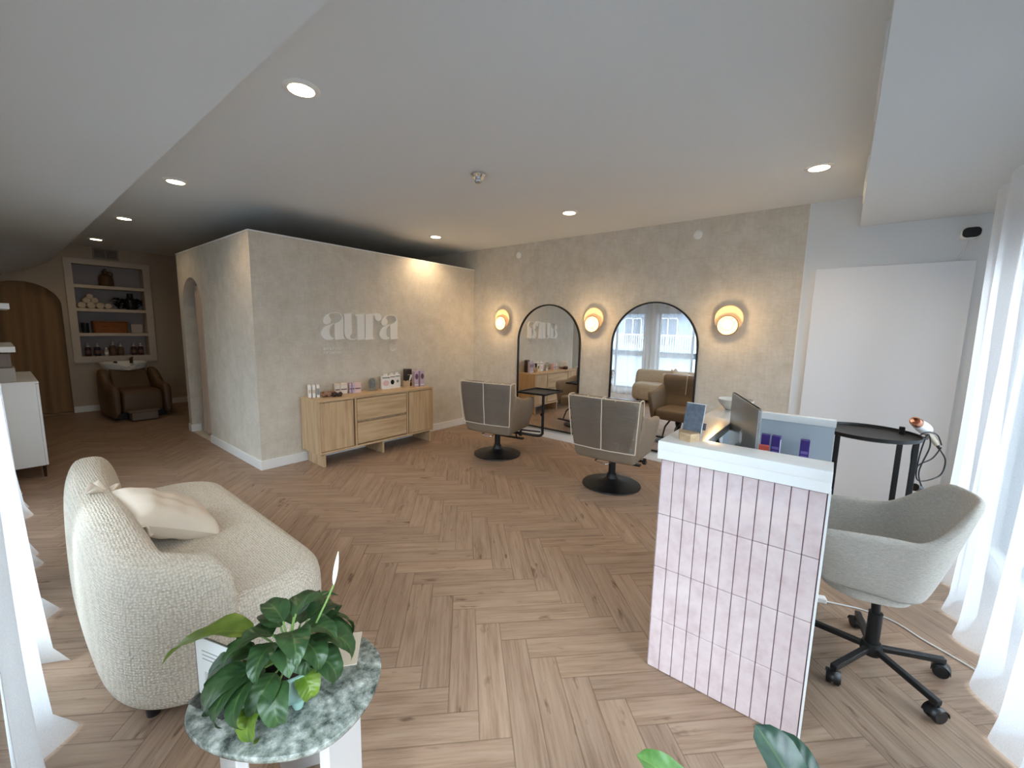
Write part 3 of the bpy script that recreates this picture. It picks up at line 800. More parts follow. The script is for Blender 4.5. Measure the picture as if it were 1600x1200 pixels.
def leaf_mesh(m, uvs, p0, d0, length, width, droop, twist=0, cup=.25, nu=12, nv=6, blunt=False):
    """blade from p0 along d0, bending down by `droop` radians over its length."""
    p = Vector(p0); d = Vector(d0).normalized(); sd = d.cross(Vector((0, 0, 1)))
    if sd.length < .05: sd = Vector((1, 0, 0))
    sd.normalize(); sd = Matrix.Rotation(twist, 3, d) @ sd
    base = len(m.v); pts = []
    for i in range(nu+1):
        s = i/nu
        w = width*(math.sin(PI*min(s*1.0, 1)**.72))**.85*(1-.25*s) if 0 < s < 1 else .0015
        if blunt: w = width*max(.02, min(1, s/.35)**.6*max(0, 1-s**5)**.5)
        nrm = sd.cross(d).normalized()
        for j in range(nv+1):
            v = j/nv*2-1
            q = p+sd*(v*w/2)+nrm*(cup*abs(v)*w/2+.05*w*math.sin(s*14+v*3)*abs(v))
            pts.append(q); uvs.append((s, v))
        ax = sd
        d = (Matrix.Rotation(-droop/nu*(.5+s), 3, ax) @ d).normalized()
        p = p+d*(length/nu)
    fs = []
    for i in range(nu):
        for j in range(nv):
            a = i*(nv+1)+j; fs.append((a, a+1, a+nv+2, a+nv+1))
    m.add(pts, fs)
def build_leaf(name, mat, parent, *a, **k):
    m = MB(); uvs = []; leaf_mesh(m, uvs, *a, **k)
    o = m.build(name, mat, parent, smooth=180, fix=False)
    ul = o.data.uv_layers.new(name='leaf')
    for li, lp in enumerate(o.data.loops): ul.data[li].uv = uvs[lp.vertex_index]
    return o

def peace_lily():
    px, py = -1.185, -3.445
    t = thing('peace_lily', 'peace lily with one white flower in a celadon pot on the marble table', 'plant', (px, py, TZ))
    pot = MB().lathe([(0, .016), (.040, .016), (.062, .030), (.078, .060), (.084, .090), (.080, .112), (.084, .122), (.079, .122), (.074, .110), (0, .104)], n=40).build('pot', 'celadon', t)
    for k in range(3):
        a = 2*PI*k/3+.5; MB().lathe([(0, 0), (.012, 0), (.016, .012), (.018, .026), (0, .030)], c=(.045*math.cos(a), .045*math.sin(a), 0), n=14).build('pot_foot', 'celadon', pot)
    MB().lathe([(0, .100), (.075, .106), (.06, .113), (0, .116)], n=24).build('soil', 'soil', t)
    rn = random.Random(5)
    # (bearing deg, stem reach, stem height, blade length, width, droop, light?)
    L = []
    # bearings: camera sits towards (-.36,-.93); image right is about (.62,-.78)
    spec = [(134, .12, .20, .30, .125, 1.1, 1), (150, .10, .16, .22, .08, 1.8, 0), (166, .13, .14, .22, .08, 2.0, 0), (180, .11, .15, .22, .075, 2.0, 0), (196, .095, .15, .21, .08, 2.1, 0), (212, .08, .13, .17, .07, 2.2, 0),
            (228, .10, .12, .17, .07, 2.3, 0), (204, .135, .07, .15, .07, 2.4, 1), (246, .05, .19, .15, .075, 1.6, 0), (268, .05, .16, .13, .075, 2.2, 0), (284, .05, .19, .16, .085, 2.0, 0),
            (300, .085, .15, .18, .08, 2.1, 0), (318, .09, .18, .20, .085, 1.9, 0), (336, .10, .17, .19, .08, 2.0, 0), (352, .08, .20, .20, .08, 1.8, 0), (12, .09, .19, .20, .08, 1.8, 0), (35, .08, .18, .19, .075, 1.7, 0),
            (60, .08, .17, .2, .075, 1.7, 0), (85, .07, .18, .2, .075, 1.6, 0), (108, .08, .17, .19, .075, 1.7, 0), (160, .05, .20, .17, .075, 1.6, 0), (205, .04, .20, .16, .075, 1.9, 0), (260, .035, .21, .17, .08, 1.7, 0),
            (310, .035, .22, .17, .08, 1.5, 0), (340, .03, .24, .15, .06, 1.0, 0), (30, .04, .23, .16, .07, 1.3, 0), (95, .03, .22, .15, .065, 1.2, 0), (276, .09, .10, .12, .06, 2.2, 1), (142, .115, .13, .13, .05, 2.0, 1)]
    for b, rch, hh, ln, wd, dr, lt in spec:
        a = math.radians(b+rn.uniform(-4, 4)); c, s = math.cos(a), math.sin(a); hh *= rn.uniform(.82, .95); rch *= .72; ln *= .80; wd *= 1.18; dr *= 1.2
        r0 = rn.uniform(.005, .03); p0 = Vector((r0*c, r0*s, .105)); p3 = Vector((rch*c, rch*s, hh+.02))
        mid = Vector((rch*.45*c, rch*.45*s, (hh+.105)*.58))
        st = catmull([p0, mid, p3], 5, False)
        dirv = (st[-1]-st[-2]).normalized(); dirv = (dirv+Vector((c, s, .05))*.9).normalized()
        lf = build_leaf('leaf', 'leaf_light' if lt else 'leaf', t, p3, dirv, ln, wd, dr, twist=rn.uniform(-.3, .3), cup=.22)
        MB().tube(st, .0026, 6).build('leaf_stalk', 'stem_green', lf)
    fs = catmull([(.01, -.01, .105), (.045, -.045, .2), (.075, -.075, .29), (.088, -.09, .335)], 6, False)
    f = MB().tube(fs, .0028, 6).build('flower_stem', 'stem_green', t)
    sp = MB(); top = Vector(fs[-1]); ax = Vector((.12, -.10, 1)).normalized(); e1 = ax.orthogonal().normalized(); e2 = ax.cross(e1)
    rings = []
    for i in range(13):
        s = i/12; r = .0125*math.sin(PI*(s*.93+.04))**.8*(1-.35*s)
        rings.append([top+ax*(s*.098)+(e1*math.cos(q*PI/6)+e2*math.sin(q*PI/6)*.6)*r for q in range(12)])
    sp.loft(rings).build('flower', 'spathe', f, smooth=180)
peace_lily()

def acrylic_sign():
    a = Vector((-1.342, -3.238)); b = Vector((-1.300, -3.362)); c = (a+b)/2; d = (b-a); L = d.length; ang = math.atan2(d.y, d.x)
    t = thing('sign_holder', 'clear acrylic stand with a white printed sheet on the marble table', 'sign holder', (c.x, c.y, TZ), ang)
    MB().box(-L/2-.004, L/2+.004, -.002, .002, .003, .185).build('upright', 'acrylic', t, smooth=0)
    MB().box(-L/2-.004, L/2+.004, -.035, .035, 0, .003).build('foot', 'acrylic', t, smooth=0)
    p = MB().box(-L/2+.001, L/2-.001, -.0032, -.0022, .006, .183).build('printed_sheet', 'paper', t, smooth=0)
    for r in range(12): MB().box(-.035, .02+(r*37 % 11)*.001, -.0036, -.0031, .03+r*.0045, .0315+r*.0045).build('printed_line', 'ink', p, smooth=0)
    for r in range(3): MB().box(-.04, .04-(r*.006), -.0036, -.0031, .12+r*.012, .1225+r*.012).build('printed_line', 'ink', p, smooth=0)
acrylic_sign()
def cards():
    o = MB().box(-.07, .07, -.05, .05, 0, .003).build('leaflet', 'card_beige', smooth=0, loc=(-1.002, -3.395, TZ))
    o.rotation_euler[2] = math.radians(52); tag(o, 'beige paper leaflet lying on the right side of the marble table', 'leaflet')
cards()

# broad-leaved plant whose leaf tips enter the bottom edge of the frame
def big_plant():
    bx, by = -.56, -4.62
    t = thing('potted_plant', 'broad-leaved potted plant whose leaf tips rise at the bottom edge of the photo', 'plant', (bx, by, 0))
    MB().lathe([(0, 0), (.085, 0), (.105, .02), (.118, .17), (.12, .19), (.108, .19), (.10, .16), (0, .155)], n=40).build('pot', 'ceramic_white', t)
    MB().lathe([(0, .15), (.102, .158), (0, .165)], n=24).build('soil', 'soil', t)
    for tip, root, w, mt in (((-.425, -4.484, .455), (-.50, -4.66, .285), .105, 'leaf_big'), ((-.705, -4.262, .448), (-.615, -4.50, .31), .07, 'leaf_light_big'), ((-.36, -4.54, .42), (-.47, -4.68, .27), .07, 'leaf_big'), ((-.80, -4.62, .40), (-.62, -4.64, .28), .09, 'leaf_big'), ((-.62, -4.86, .42), (-.57, -4.70, .28), .09, 'leaf_big'), ((-.75, -4.45, .33), (-.61, -4.58, .25), .09, 'leaf_big')):
        tp = Vector(tip)-Vector((bx, by, 0)); p1 = Vector(root)-Vector((bx, by, 0)); p0 = Vector((p1.x*.25, p1.y*.25, .155))
        dv = tp-p1; lf = build_leaf('leaf', mt, t, p1, dv.normalized()+Vector((0, 0, .18)), dv.length*1.02, w*1.35, .35, cup=.22, nu=16, blunt=True)
        MB().tube([p0, p0.lerp(p1, .5)+Vector((0, 0, .01)), p1+dv*.03], .006, 8).build('leaf_stalk', 'stem_green', lf)
M['leaf_light_big'] = mk_leaf('leaf_light_big', srgb(70, 112, 52), srgb(104, 146, 78))
big_plant()
# ================================================================== RECEPTION DESK AND WHAT STANDS ON IT
DX0, DX1, DY0, DY1, DZ = .11, 1.205, -4.575, -4.005, 1.05
def desk():
    t = thing('reception_desk', 'white reception desk with a pink tiled front end', 'desk', ((DX0+DX1)/2, (DY0+DY1)/2, 0))
    cx, cy = (DX0+DX1)/2, (DY0+DY1)/2
    def B(m, x0, x1, y0, y1, z0, z1): return m.box(x0-cx, x1-cx, y0-cy, y1-cy, z0, z1)
    p = B(MB(), DX0+.006, DX0+.05, DY0, DY1, 0, .972).build('end_panel', 'white_melamine', t, smooth=0)
    m = B(MB(), DX0+.002, DX0+.008, DY0+.002, DY1-.002, .002, .97); m.build('grout', 'grout', p, smooth=0)
    m = MB(); W = (DY1-DY0-.008)/11; H = .966/4; rn = random.Random(3)
    for r in range(4):
        for c in range(11):
            j = rn.uniform(-.0008, .0008)
            B(m, DX0-.004+j, DX0+.006, DY0+.004+c*W+.0012, DY0+.004+(c+1)*W-.0012, .002+r*H+.0012, .002+(r+1)*H-.0012)
    m.build('tiles', 'tile', p, bevel=.0022, seg=2, smooth=0)
    B(MB(), DX0-.005, DX0+.05, DY0-.006, DY0+.0015, 0, .972).build('edge_trim', 'trim_white', p, smooth=0)
    m = B(MB(), DX0+.05, DX1-.02, DY1-.03, DY1, 0, .985); m.build('front_panel', 'white_melamine', t, smooth=0)
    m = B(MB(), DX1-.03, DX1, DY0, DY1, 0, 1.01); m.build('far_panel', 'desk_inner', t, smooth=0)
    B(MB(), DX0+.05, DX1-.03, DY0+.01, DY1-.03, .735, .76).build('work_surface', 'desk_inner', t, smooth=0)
    zb = DZ-.078
    out = [(DX0-.02-cx, DY0-.004-cy), (DX1-cx, DY0-.004-cy), (DX1-cx, DY1+.01-cy), (DX0-.02-cx, DY1+.01-cy)]
    u = [(DX0-.02, DY0-.004), (.232, DY0-.004), (.232, -4.153), (1.165, -4.153), (1.165, DY0-.004), (DX1+.01, DY0-.004), (DX1+.01, DY1+.01), (DX0-.02, DY1+.01)]
    top = plate('counter_top', [[(x-cx, y-cy) for x, y in u]], .04, 'white_gloss', ((0, 0, DZ-.02), (1, 0, 0), (0, 1, 0)), t, bevel=.003)
    m = B(MB(), DX0-.02, DX0+.01, DY0-.004, DY1+.01, zb, DZ-.039); B(m, DX0+.01, DX1+.01, DY1-.012, DY1+.01, zb, DZ-.039)
    m.build('counter_apron', 'white_gloss', top, bevel=.002, smooth=0)
    m = B(MB(), DX0+.06, DX0+.34, DY0+.02, DY0+.40, .58, .73); d = m.build('drawer', 'white_melamine', t, bevel=.003, smooth=0)
    B(MB(), DX0+.12, DX0+.28, DY0+.006, DY0+.02, .66, .67).build('drawer_handle', 'steel', d, smooth=0)
desk()

def imac():
    a = Vector((.262, -4.332)); b = Vector((.727, -4.150)); d = b-a; c = (a+b)/2; ang = math.atan2(d.y, d.x); W = d.length; z0, z1 = .76, 1.205
    t = thing('desktop_computer', 'slim silver all-in-one computer seen from behind on the desk', 'computer', (c.x, c.y, z0), ang)
    H = z1-z0
    # local +y is the back (towards the room), -y the screen
    sc = plate('display', [rrect(-W/2, W/2, .07, H, .012)], .012, 'aluminium', ((0, 0, 0), (1, 0, 0), Z), t, bevel=.001)
    plate('display_edge', [rrect(-W/2, W/2, .07, H, .012), rrect(-W/2+.0012, W/2-.0012, .0712, H-.0012, .011)], .0115, 'aluminium_edge', ((0, 0, 0), (1, 0, 0), Z), sc)
    MB().box(-W/2+.012, W/2-.012, -.0066, -.006, .15, H-.012).build('screen', 'screen_black', sc, smooth=0)
    # logo on the back: bitten apple outline with a leaf
    s = .030
    body = [(0, .72), (.18, .82), (.42, .86), (.66, .76), (.80, .58)]
    bite = [(.66, .46), (.58, .26), (.62, .04), (.74, -.12), (.86, -.22)]
    rest = [(.76, -.48), (.60, -.74), (.40, -.94), (.22, -.96), (0, -.88), (-.22, -.96), (-.42, -.94), (-.64, -.72), (-.80, -.40), (-.88, -.02), (-.86, .34), (-.72, .64), (-.46, .84), (-.2, .82)]
    ol = [(-x*s, .27+y*s) for x, y in body+bite+rest]
    plate('logo', [ol], .001, 'aluminium_edge', ((0, .0064, 0), (1, 0, 0), Z), sc)
    lf = [(-x*s, .27+y*s) for x, y in [(.02, .92), (.06, 1.14), (.2, 1.3), (.4, 1.38), (.4, 1.2), (.3, 1.02), (.14, .93)]]
    plate('logo_leaf', [lf], .001, 'aluminium_edge', ((0, .0064, 0), (1, 0, 0), Z), sc)
    st = MB().bar((0, .006, .22), (0, .075, .004), .13, .012).build('stand', 'aluminium', t, bevel=.004, smooth=0)
    MB().box(-.065, .065, -.06, .085, 0, .008).build('stand_foot', 'aluminium', st, bevel=.003, smooth=0)
imac()

def purple(x, y, rz, lab, h=.175):
    t = thing('product_carton', lab, 'carton', (x, y, .76), rz, 'purple cartons inside the desk')
    MB().box(-.021, .021, -.021, .021, 0, h).build('carton', 'purple_box', t, bevel=.0015, smooth=0)
    MB().box(-.0215, -.0208, -.016, .016, .02, .09).box(-.0215, -.0208, -.016, .016, .10, .115).build('label_print', 'purple_light', t, smooth=0)
    MB().box(-.016, .016, -.0215, -.0208, .02, h-.02).build('side_print', 'paper', t, smooth=0)
purple(1.10, -4.27, .1, 'purple carton half hidden behind the computer, inside the desk'); purple(1.10, -4.322, -.05, 'purple carton beside the computer edge, behind the small red pack'); purple(1.10, -4.455, .06, 'purple carton standing alone inside the desk end')
def redpack():
    t = thing('small_pack', 'small red and white pack in front of the purple cartons', 'pack', (1.03, -4.272, .76), .2)
    MB().box(-.02, .02, -.025, .025, 0, .125).build('carton', 'red_pack', t, bevel=.0015, smooth=0)
    MB().box(-.0206, -.0198, -.02, .012, .05, .10).build('label_print', 'paper', t, smooth=0)
redpack()
for k, (x, y) in enumerate(((.655, -4.085), (.71, -4.09))):
    o = MB().lathe([(0, 0), (.022, 0), (.022, .17), (.016, .185), (.016, .215), (0, .217)], n=20).build('spray_can', 'black_plastic', loc=(x, y, .76)); tag(o, ('left', 'right')[k]+' small black can beside the computer inside the desk', 'can', 'black cans inside the desk')

def tag_holder():
    t = thing('sign_stand', 'slate sign in a hexagonal wooden block on the desk corner', 'sign stand', (.205, -4.085, DZ), math.radians(20))
    blk = MB(); 
    blk.loft([[(.062*math.cos(PI/3*k)*sc, .045*math.sin(PI/3*k)*sc, z) for k in range(6)] for z, sc in ((0, .97), (.003, 1), (.031, 1), (.034, .97))]).build('wooden_block', 'oak_block', t, smooth=0)
    rot = Matrix.Rotation(math.radians(-30), 3, 'Z') @ Matrix.Rotation(math.radians(12), 3, 'Y')
    sl = MB().obox((.020, -.014, .078), (.005, .080, .145), rot).build('slate_sign', 'slate', t, bevel=.002, smooth=0)
    MB().obox((.0245, -.0165, .079), (.003, .082, .147), rot).build('sign_back', 'paper', sl, smooth=0)
    MB().obox((.045, -.05, .05), (.004, .04, .03), rot).build('card_clip', 'slate', t, smooth=0)
tag_holder()
o = MB().lathe([(0, 0), (.05, 0), (.065, .012), (.09, .04), (.098, .062), (.093, .064), (.082, .045), (.06, .022), (0, .014)], n=44).build('bowl', 'bowl_grey', loc=(1.125, -4.095, DZ))
tag(o, 'pale grey bowl on the far corner of the desk', 'bowl')
def bowl_things():
    for k, (x, y, lab) in enumerate(((1.11, -4.10, 'rolled paper in the grey bowl on the desk'),)):
        pass
# ------------------------------------------------------------------ office chair
def office_chair():
    cx, cy = .775, -4.80
    t = thing('office_chair', 'grey fabric swivel chair behind the reception desk', 'chair', (cx, cy, 0))
    ya = math.radians(100)          # facing the computer
    sx, sy = -.02, .02                  # shell centre relative to the hub
    def topz(a):                         # a = angle away from the back (0 = back)
        k = abs(a)/PI
        return .865-.165*sstep(.14, .45, k)-.015*sstep(.5, .75, k)
    AM = math.radians(133); nu = 44; nv = 14
    def shell(r_top, r_bot, zb, inner):
        def fn(i, j):
            a = -AM+2*AM*i; zt = topz(a); h = j; e = ya+PI+min(max(a, -PI/2), PI/2); fwd = max(0, abs(a)-PI/2)/(AM-PI/2)*lerp(.20, .34, h)
            r = lerp(r_bot, r_top, sstep(0, 1, h*.85+.15) if 0 else h**.66)
            rt = r*(1+.10*math.sin(min(abs(a), PI/2))**2*h)
            z = lerp(zb+.05*abs(a)/AM, zt, h)-(.02 if inner and h > .98 else 0)*0
            back = .06*h*max(0, math.cos(a))
            return (sx+(rt+back)*math.cos(e)+fwd*math.cos(ya), sy+(rt+back)*math.sin(e)+fwd*math.sin(ya), z)
        return fn
    # one closed upholstered shell: outer wall, rolled rim, inner wall
    outer = shell(.222, .150, .375, False); inner = shell(.190, .105, .435, True)
    rings = []
    for i in range(nu+1):
        u = i/nu; q = []
        endk = min(1, min(u, 1-u)*14+.35)
        for j in range(nv+1): q.append(Vector(outer(u, j/nv)))
        topo = q[-1]; topi = Vector(inner(u, 1.0)); mid = (topo+topi)/2+Vector((0, 0, .013))
        q += [topo.lerp(mid, .6)+Vector((0, 0, .004)), mid, topi.lerp(mid, .6)+Vector((0, 0, .004))]
        for j in range(nv, -1, -1): q.append(Vector(inner(u, j/nv)))
        if endk < 1:
            c = sum(q, Vector())/len(q); z0 = .40
            q = [p.lerp(Vector((c.x, c.y, lerp(p.z, .5, .25))), (1-endk)*.55) for p in q]
        rings.append(q)
    MB().loft(rings).build('shell', 'chair_fabric', t, smooth=60, sub=1)
    # underside and seat
    def blob(r, z, k=1.12):
        out = []
        for q in range(36):
            a = 2*PI*q/36; rr = r
            e = Vector((math.cos(a), math.sin(a))); f = Vector((math.cos(ya), math.sin(ya)))
            fw = e.dot(f); rr = r*(1+.55*max(0, fw)**1.5)
            out.append((sx+e.x*rr, sy+e.y*rr, z))
        return out
    MB().loft([blob(.10, .370), blob(.125, .374), blob(.128, .39), blob(.11, .445)]).build('seat_pan', 'chair_fabric', t, smooth=60)
    MB().loft([blob(.115, .455), blob(.140, .465), blob(.146, .488), blob(.135, .502), blob(.08, .508)]).build('seat_cushion', 'chair_fabric', t, smooth=60)
    MB().cyl((0, 0, .10), (0, 0, .26), .026).cyl((0, 0, .25), (sx*.5, sy*.5, .365), .017).build('column', 'black_metal', t)
    MB().cyl((0, 0, .36), (0, 0, .375), .08, .09).build('mount_plate', 'black_metal', t)
    MB().lathe([(0, .055), (.036, .058), (.042, .085), (.034, .115), (0, .118)], n=24).build('base_hub', 'black_metal', t)
    for k in range(5):
        a = math.radians(80+72*k); c, s = math.cos(a), math.sin(a); r = .285
        lg = MB().bar((.03*c, .03*s, .088), (r*c, r*s, .078), .026, .024).build('leg', 'black_metal', t, bevel=.004, smooth=0)
        h = 1.1+k
        MB().cyl((r*c*.97, r*s*.97, .052), (r*c*.97, r*s*.97, .075), .010, n=12).build('caster_stem', 'black_plastic', lg)
        ax = Vector((math.cos(a+h), math.sin(a+h), 0)); ce = Vector((r*c*.97, r*s*.97, .029)); m = MB()
        for q in (-1, 1): m.cyl(ce+ax*q*.004, ce+ax*q*.024, .028, n=20)
        m.build('caster', 'black_plastic', lg, bevel=.004)
        cv = MB(); pr = []
        for w_ in (-.026, .026):
            pr.append([ce+ax*w_+Vector((-ax.y*.031*math.cos(v), ax.x*.031*math.cos(v), .031*math.sin(v))) for v in [PI*q/10 for q in range(11)]])
        cv.loft(pr, cap=False, close=False).build('caster_hood', 'black_plastic', lg, solid=.003)
office_chair()

# ------------------------------------------------------------------ tool trolley with hair dryer
def trolley():
    tx, ty, tz = 1.78, -4.745, .915
    t = thing('tool_trolley', 'black round-tray trolley stand behind the desk', 'trolley', (tx, ty, 0))
    MB().lathe([(0, tz-.026), (.235, tz-.026), (.248, tz-.020), (.25, tz), (.246, tz), (.243, tz-.014), (.23, tz-.019), (0, tz-.019)], n=56).build('tray', 'black_metal', t)
    for x, y, zt in ((.145, -.165, tz+.025), (.085, -.232, tz-.03), (-.16, .15, tz-.026)):
        MB().box(x-.014, x+.014, y-.014, y+.014, .06, zt).build('post', 'black_metal', t, bevel=.003, smooth=0)
    MB().lathe([(0, .05), (.2, .05), (.215, .055), (.215, .075), (.2, .07), (0, .07)], n=48).build('base_shelf', 'black_metal', t)
    for k in range(3):
        a = 2*PI*k/3+.9; MB().cyl((.17*math.cos(a), .17*math.sin(a)-.012, .026), (.17*math.cos(a), .17*math.sin(a)+.012, .026), .026).build('caster', 'black_plastic', t)
    h = MB(); h.tube([(.11, -.235, tz-.05), (.15, -.25, tz-.045), (.165, -.24, tz-.03)], .006).tube([(.150+.028*math.cos(q*PI/8), -.258+.028*math.sin(q*PI/8), tz-.03) for q in range(16)], .005, closed=True)
    h.build('dryer_holder', 'black_metal', t)
    return tx, ty, tz
TX, TY, TRZ = trolley()
def dryer():
    t = thing('hair_dryer', 'white and copper hair dryer hanging on the black trolley', 'hair dryer', (TX+.15, TY-.258, TRZ))
    bd = MB(); ax = Vector((-.55, .30, .28)).normalized(); c = Vector((.01, 0, .035))
    m = ngon_rot((0, 0, 0), ax)
    bd.lathe([(0, -.055), (.030, -.055), (.036, -.045), (.038, 0), (.033, .05), (.028, .075), (0, .075)], c=c, axis=m, n=28).build('barrel', 'white_gloss', t)
    MB().lathe([(0, .074), (.029, .074), (.031, .08), (.026, .115), (.02, .117), (0, .10)], c=c, axis=m, n=28).build('nozzle', 'copper', t)
    MB().lathe([(0, -.066), (.02, -.066), (.031, -.06), (.033, -.05), (0, -.05)], c=c, axis=m, n=28).build('rear_grille', 'copper', t)
    h0 = c+Vector((.0, 0, -.02)); h1 = c+Vector((.055, -.08, -.105))
    MB().tube([h0, h0.lerp(h1, .5)+Vector((.006, -.006, .006)), h1], .016, 14).build('handle', 'card_beige', t)
    MB().cyl(h1-Vector((0, 0, 0)), h1+Vector((.012, -.02, -.035)), .011, .006, 12).build('cord_guard', 'black_plastic', t)
    e = h1+Vector((.012, -.02, -.035))
    loop = catmull([e, e+Vector((.03, -.035, -.07)), e+Vector((.01, -.02, -.16)), e+Vector((-.06, .06, -.20)), e+Vector((-.11, .10, -.17)), e+Vector((-.10, .10, -.05)), e+Vector((-.09, .085, .07)), e+Vector((-.075, .07, .10)), e+Vector((-.06, .055, .02)), e+Vector((-.095, .09, -.14)), e+Vector((-.075, .055, -.26)), e+Vector((-.03, .02, -.34)), e+Vector((-.05, .05, -.47)), e+Vector((-.11, .12, -.55))], 7, False)
    MB().tube(loop, .004, 8).build('cord', 'black_plastic', t)
    l2 = catmull([e+Vector((-.02, 0, .02)), e+Vector((-.05, .035, -.05)), e+Vector((-.09, .09, -.09)), e+Vector((-.13, .125, -.13)), e+Vector((-.145, .14, -.03)), e+Vector((-.12, .13, .06)), e+Vector((-.105, .09, .115)), e+Vector((-.04, .03, .10)), e+Vector((-.015, .0, .035))], 7, False)
    MB().tube(l2, .004, 8).build('cord', 'black_plastic', t)
    pl = e+Vector((-.112, .10, -.235)); MB().cyl(pl, pl+Vector((.03, -.03, -.015)), .024, .02, 20).build('plug', 'black_plastic', t)
dryer()
def cable():
    t = thing('power_cord', 'white power cord with an inline switch running from desk to curtain', 'cable', (1.2, -4.7, 0))
    P = [(-.012, .10, .006), (.02, .0, .006), (.045, -.10, .005), (.03, -.22, .005), (-.05, -.32, .005), (-.14, -.456, .005), (-.2, -.52, .005)]
    MB().tube(catmull(P, 8, False), .004, 8).build('cord', 'cable_white', t)
    MB().obox((-.014, .112, .014), (.045, .09, .028), Matrix.Rotation(.3, 3, 'Z')).build('switch_box', 'white_gloss', t, bevel=.005, smooth=0)
cable()
# ================================================================== SIGN, SIDEBOARD, STYLING CHAIRS
def wall_sign():
    t = thing('wall_sign', 'raised white lettering sign on the beige partition above the sideboard', 'sign', (1.175, 0, 1.33))
    a_ball = [(0.806, 1.647), (0.767, 1.635), (0.731, 1.617), (0.7, 1.586), (0.69, 1.552), (0.697, 1.526), (0.724, 1.512), (0.755, 1.515), (0.779, 1.535), (0.787, 1.562), (0.777, 1.588), (0.762, 1.604), (0.761, 1.616), (0.775, 1.63), (0.805, 1.639)]
    a_stem = [(0.806, 1.647), (0.838, 1.651), (0.877, 1.648), (0.909, 1.633), (0.928, 1.606), (0.934, 1.566), (0.929, 1.379), (0.937, 1.36), (0.951, 1.35), (0.827, 1.337), (0.823, 1.4), (0.826, 1.522), (0.855, 1.535), (0.888, 1.553), (0.907, 1.571), (0.915, 1.59), (0.911, 1.614), (0.895, 1.632), (0.87, 1.642), (0.837, 1.644), (0.805, 1.639)]
    a_bowl = [(0.817, 1.528), (0.779, 1.516), (0.733, 1.499), (0.695, 1.473), (0.671, 1.436), (0.665, 1.406), (0.673, 1.373), (0.7, 1.347), (0.738, 1.336), (0.78, 1.34), (0.816, 1.353), (0.813, 1.359), (0.788, 1.366), (0.769, 1.386), (0.76, 1.42), (0.763, 1.454), (0.777, 1.487), (0.797, 1.509), (0.821, 1.521)]
    u_l = [(0.934, 1.634), (1.034, 1.649), (1.037, 1.415), (1.017, 1.393), (1.009, 1.372), (1.016, 1.355), (1.046, 1.345), (1.097, 1.358), (1.097, 1.349), (1.061, 1.337), (1.015, 1.337), (0.976, 1.351), (0.948, 1.379), (0.941, 1.414), (0.945, 1.587), (0.941, 1.622)]
    u_r = [(1.078, 1.633), (1.207, 1.652), (1.2, 1.35), (1.206, 1.343), (1.109, 1.333), (1.112, 1.586), (1.105, 1.615), (1.08, 1.624)]
    r_s = [(1.219, 1.643), (1.324, 1.657), (1.314, 1.38), (1.32, 1.356), (1.336, 1.342), (1.2, 1.336), (1.213, 1.372)]
    r_a = [(1.322, 1.656), (1.378, 1.664), (1.417, 1.66), (1.439, 1.634), (1.441, 1.604), (1.428, 1.578), (1.395, 1.567), (1.363, 1.576), (1.347, 1.601), (1.35, 1.625), (1.336, 1.634), (1.321, 1.629)]
    def letter(name, polys, dx=0):
        ms = []
        for k, pl in enumerate(polys):
            me = plate_mesh([[(x+dx-1.175, z-1.33) for x, z in pl]], .022+.0006*k)
            me.transform(Matrix(((1, 0, 0, 0), (0, 0, -1, -.011-.0003*k), (0, 1, 0, 0), (0, 0, 0, 1)))); ms.append(me)
        bm = bmesh.new()
        for me in ms: bm.from_mesh(me); bpy.data.meshes.remove(me)
        bmesh.ops.remove_doubles(bm, verts=bm.verts, dist=1e-5)
        me = bpy.data.meshes.new(name); bm.to_mesh(me); bm.free()
        finish(me, name, 'sign_white', t, smooth=30)
    letter('letter_a', (a_ball, a_stem, a_bowl)); letter('letter_u', (u_l, u_r)); letter('letter_r', (r_s, r_a)); letter('letter_a', (a_ball, a_stem, a_bowl), .745)
    rn = random.Random(9)
    def smallprint(x0, x1, z, h, gap=None):
        m = MB(); x = x0
        while x < x1-.01:
            w = rn.choice((.012, .016, .018)); k = rn.random()
            if gap and gap[0] < x < gap[1]: x += .012; continue
            X = x-1.175; zz = z-1.33
            m.box(X, X+.004, -.006, 0, zz, zz+h)
            if k < .7: m.box(X+.004, X+w, -.006, 0, zz+h-.004, zz+h)
            if k > .3: m.box(X+.004, X+w, -.006, 0, zz, zz+.004)
            if k > .5: m.box(X+w-.004, X+w, -.006, 0, zz+.004, zz+h-.004)
            x += w+.009
        m.build('small_print', 'sign_white', t, smooth=0)
    smallprint(.695, .92, 1.225, .024, (.81, .845)); smallprint(.695, .92, 1.182, .024); smallprint(1.57, 1.655, 1.262, .022)
    MB().tube([(1.61+.04*math.cos(PI+PI*k/12)-1.175, -.004, 1.225+.03*math.sin(PI+PI*k/12)-1.33) for k in range(13)], .0035).build('small_emblem', 'sign_white', t)
M['sign_white'] = plain('sign_white', srgb(238, 236, 230), .45)
wall_sign()

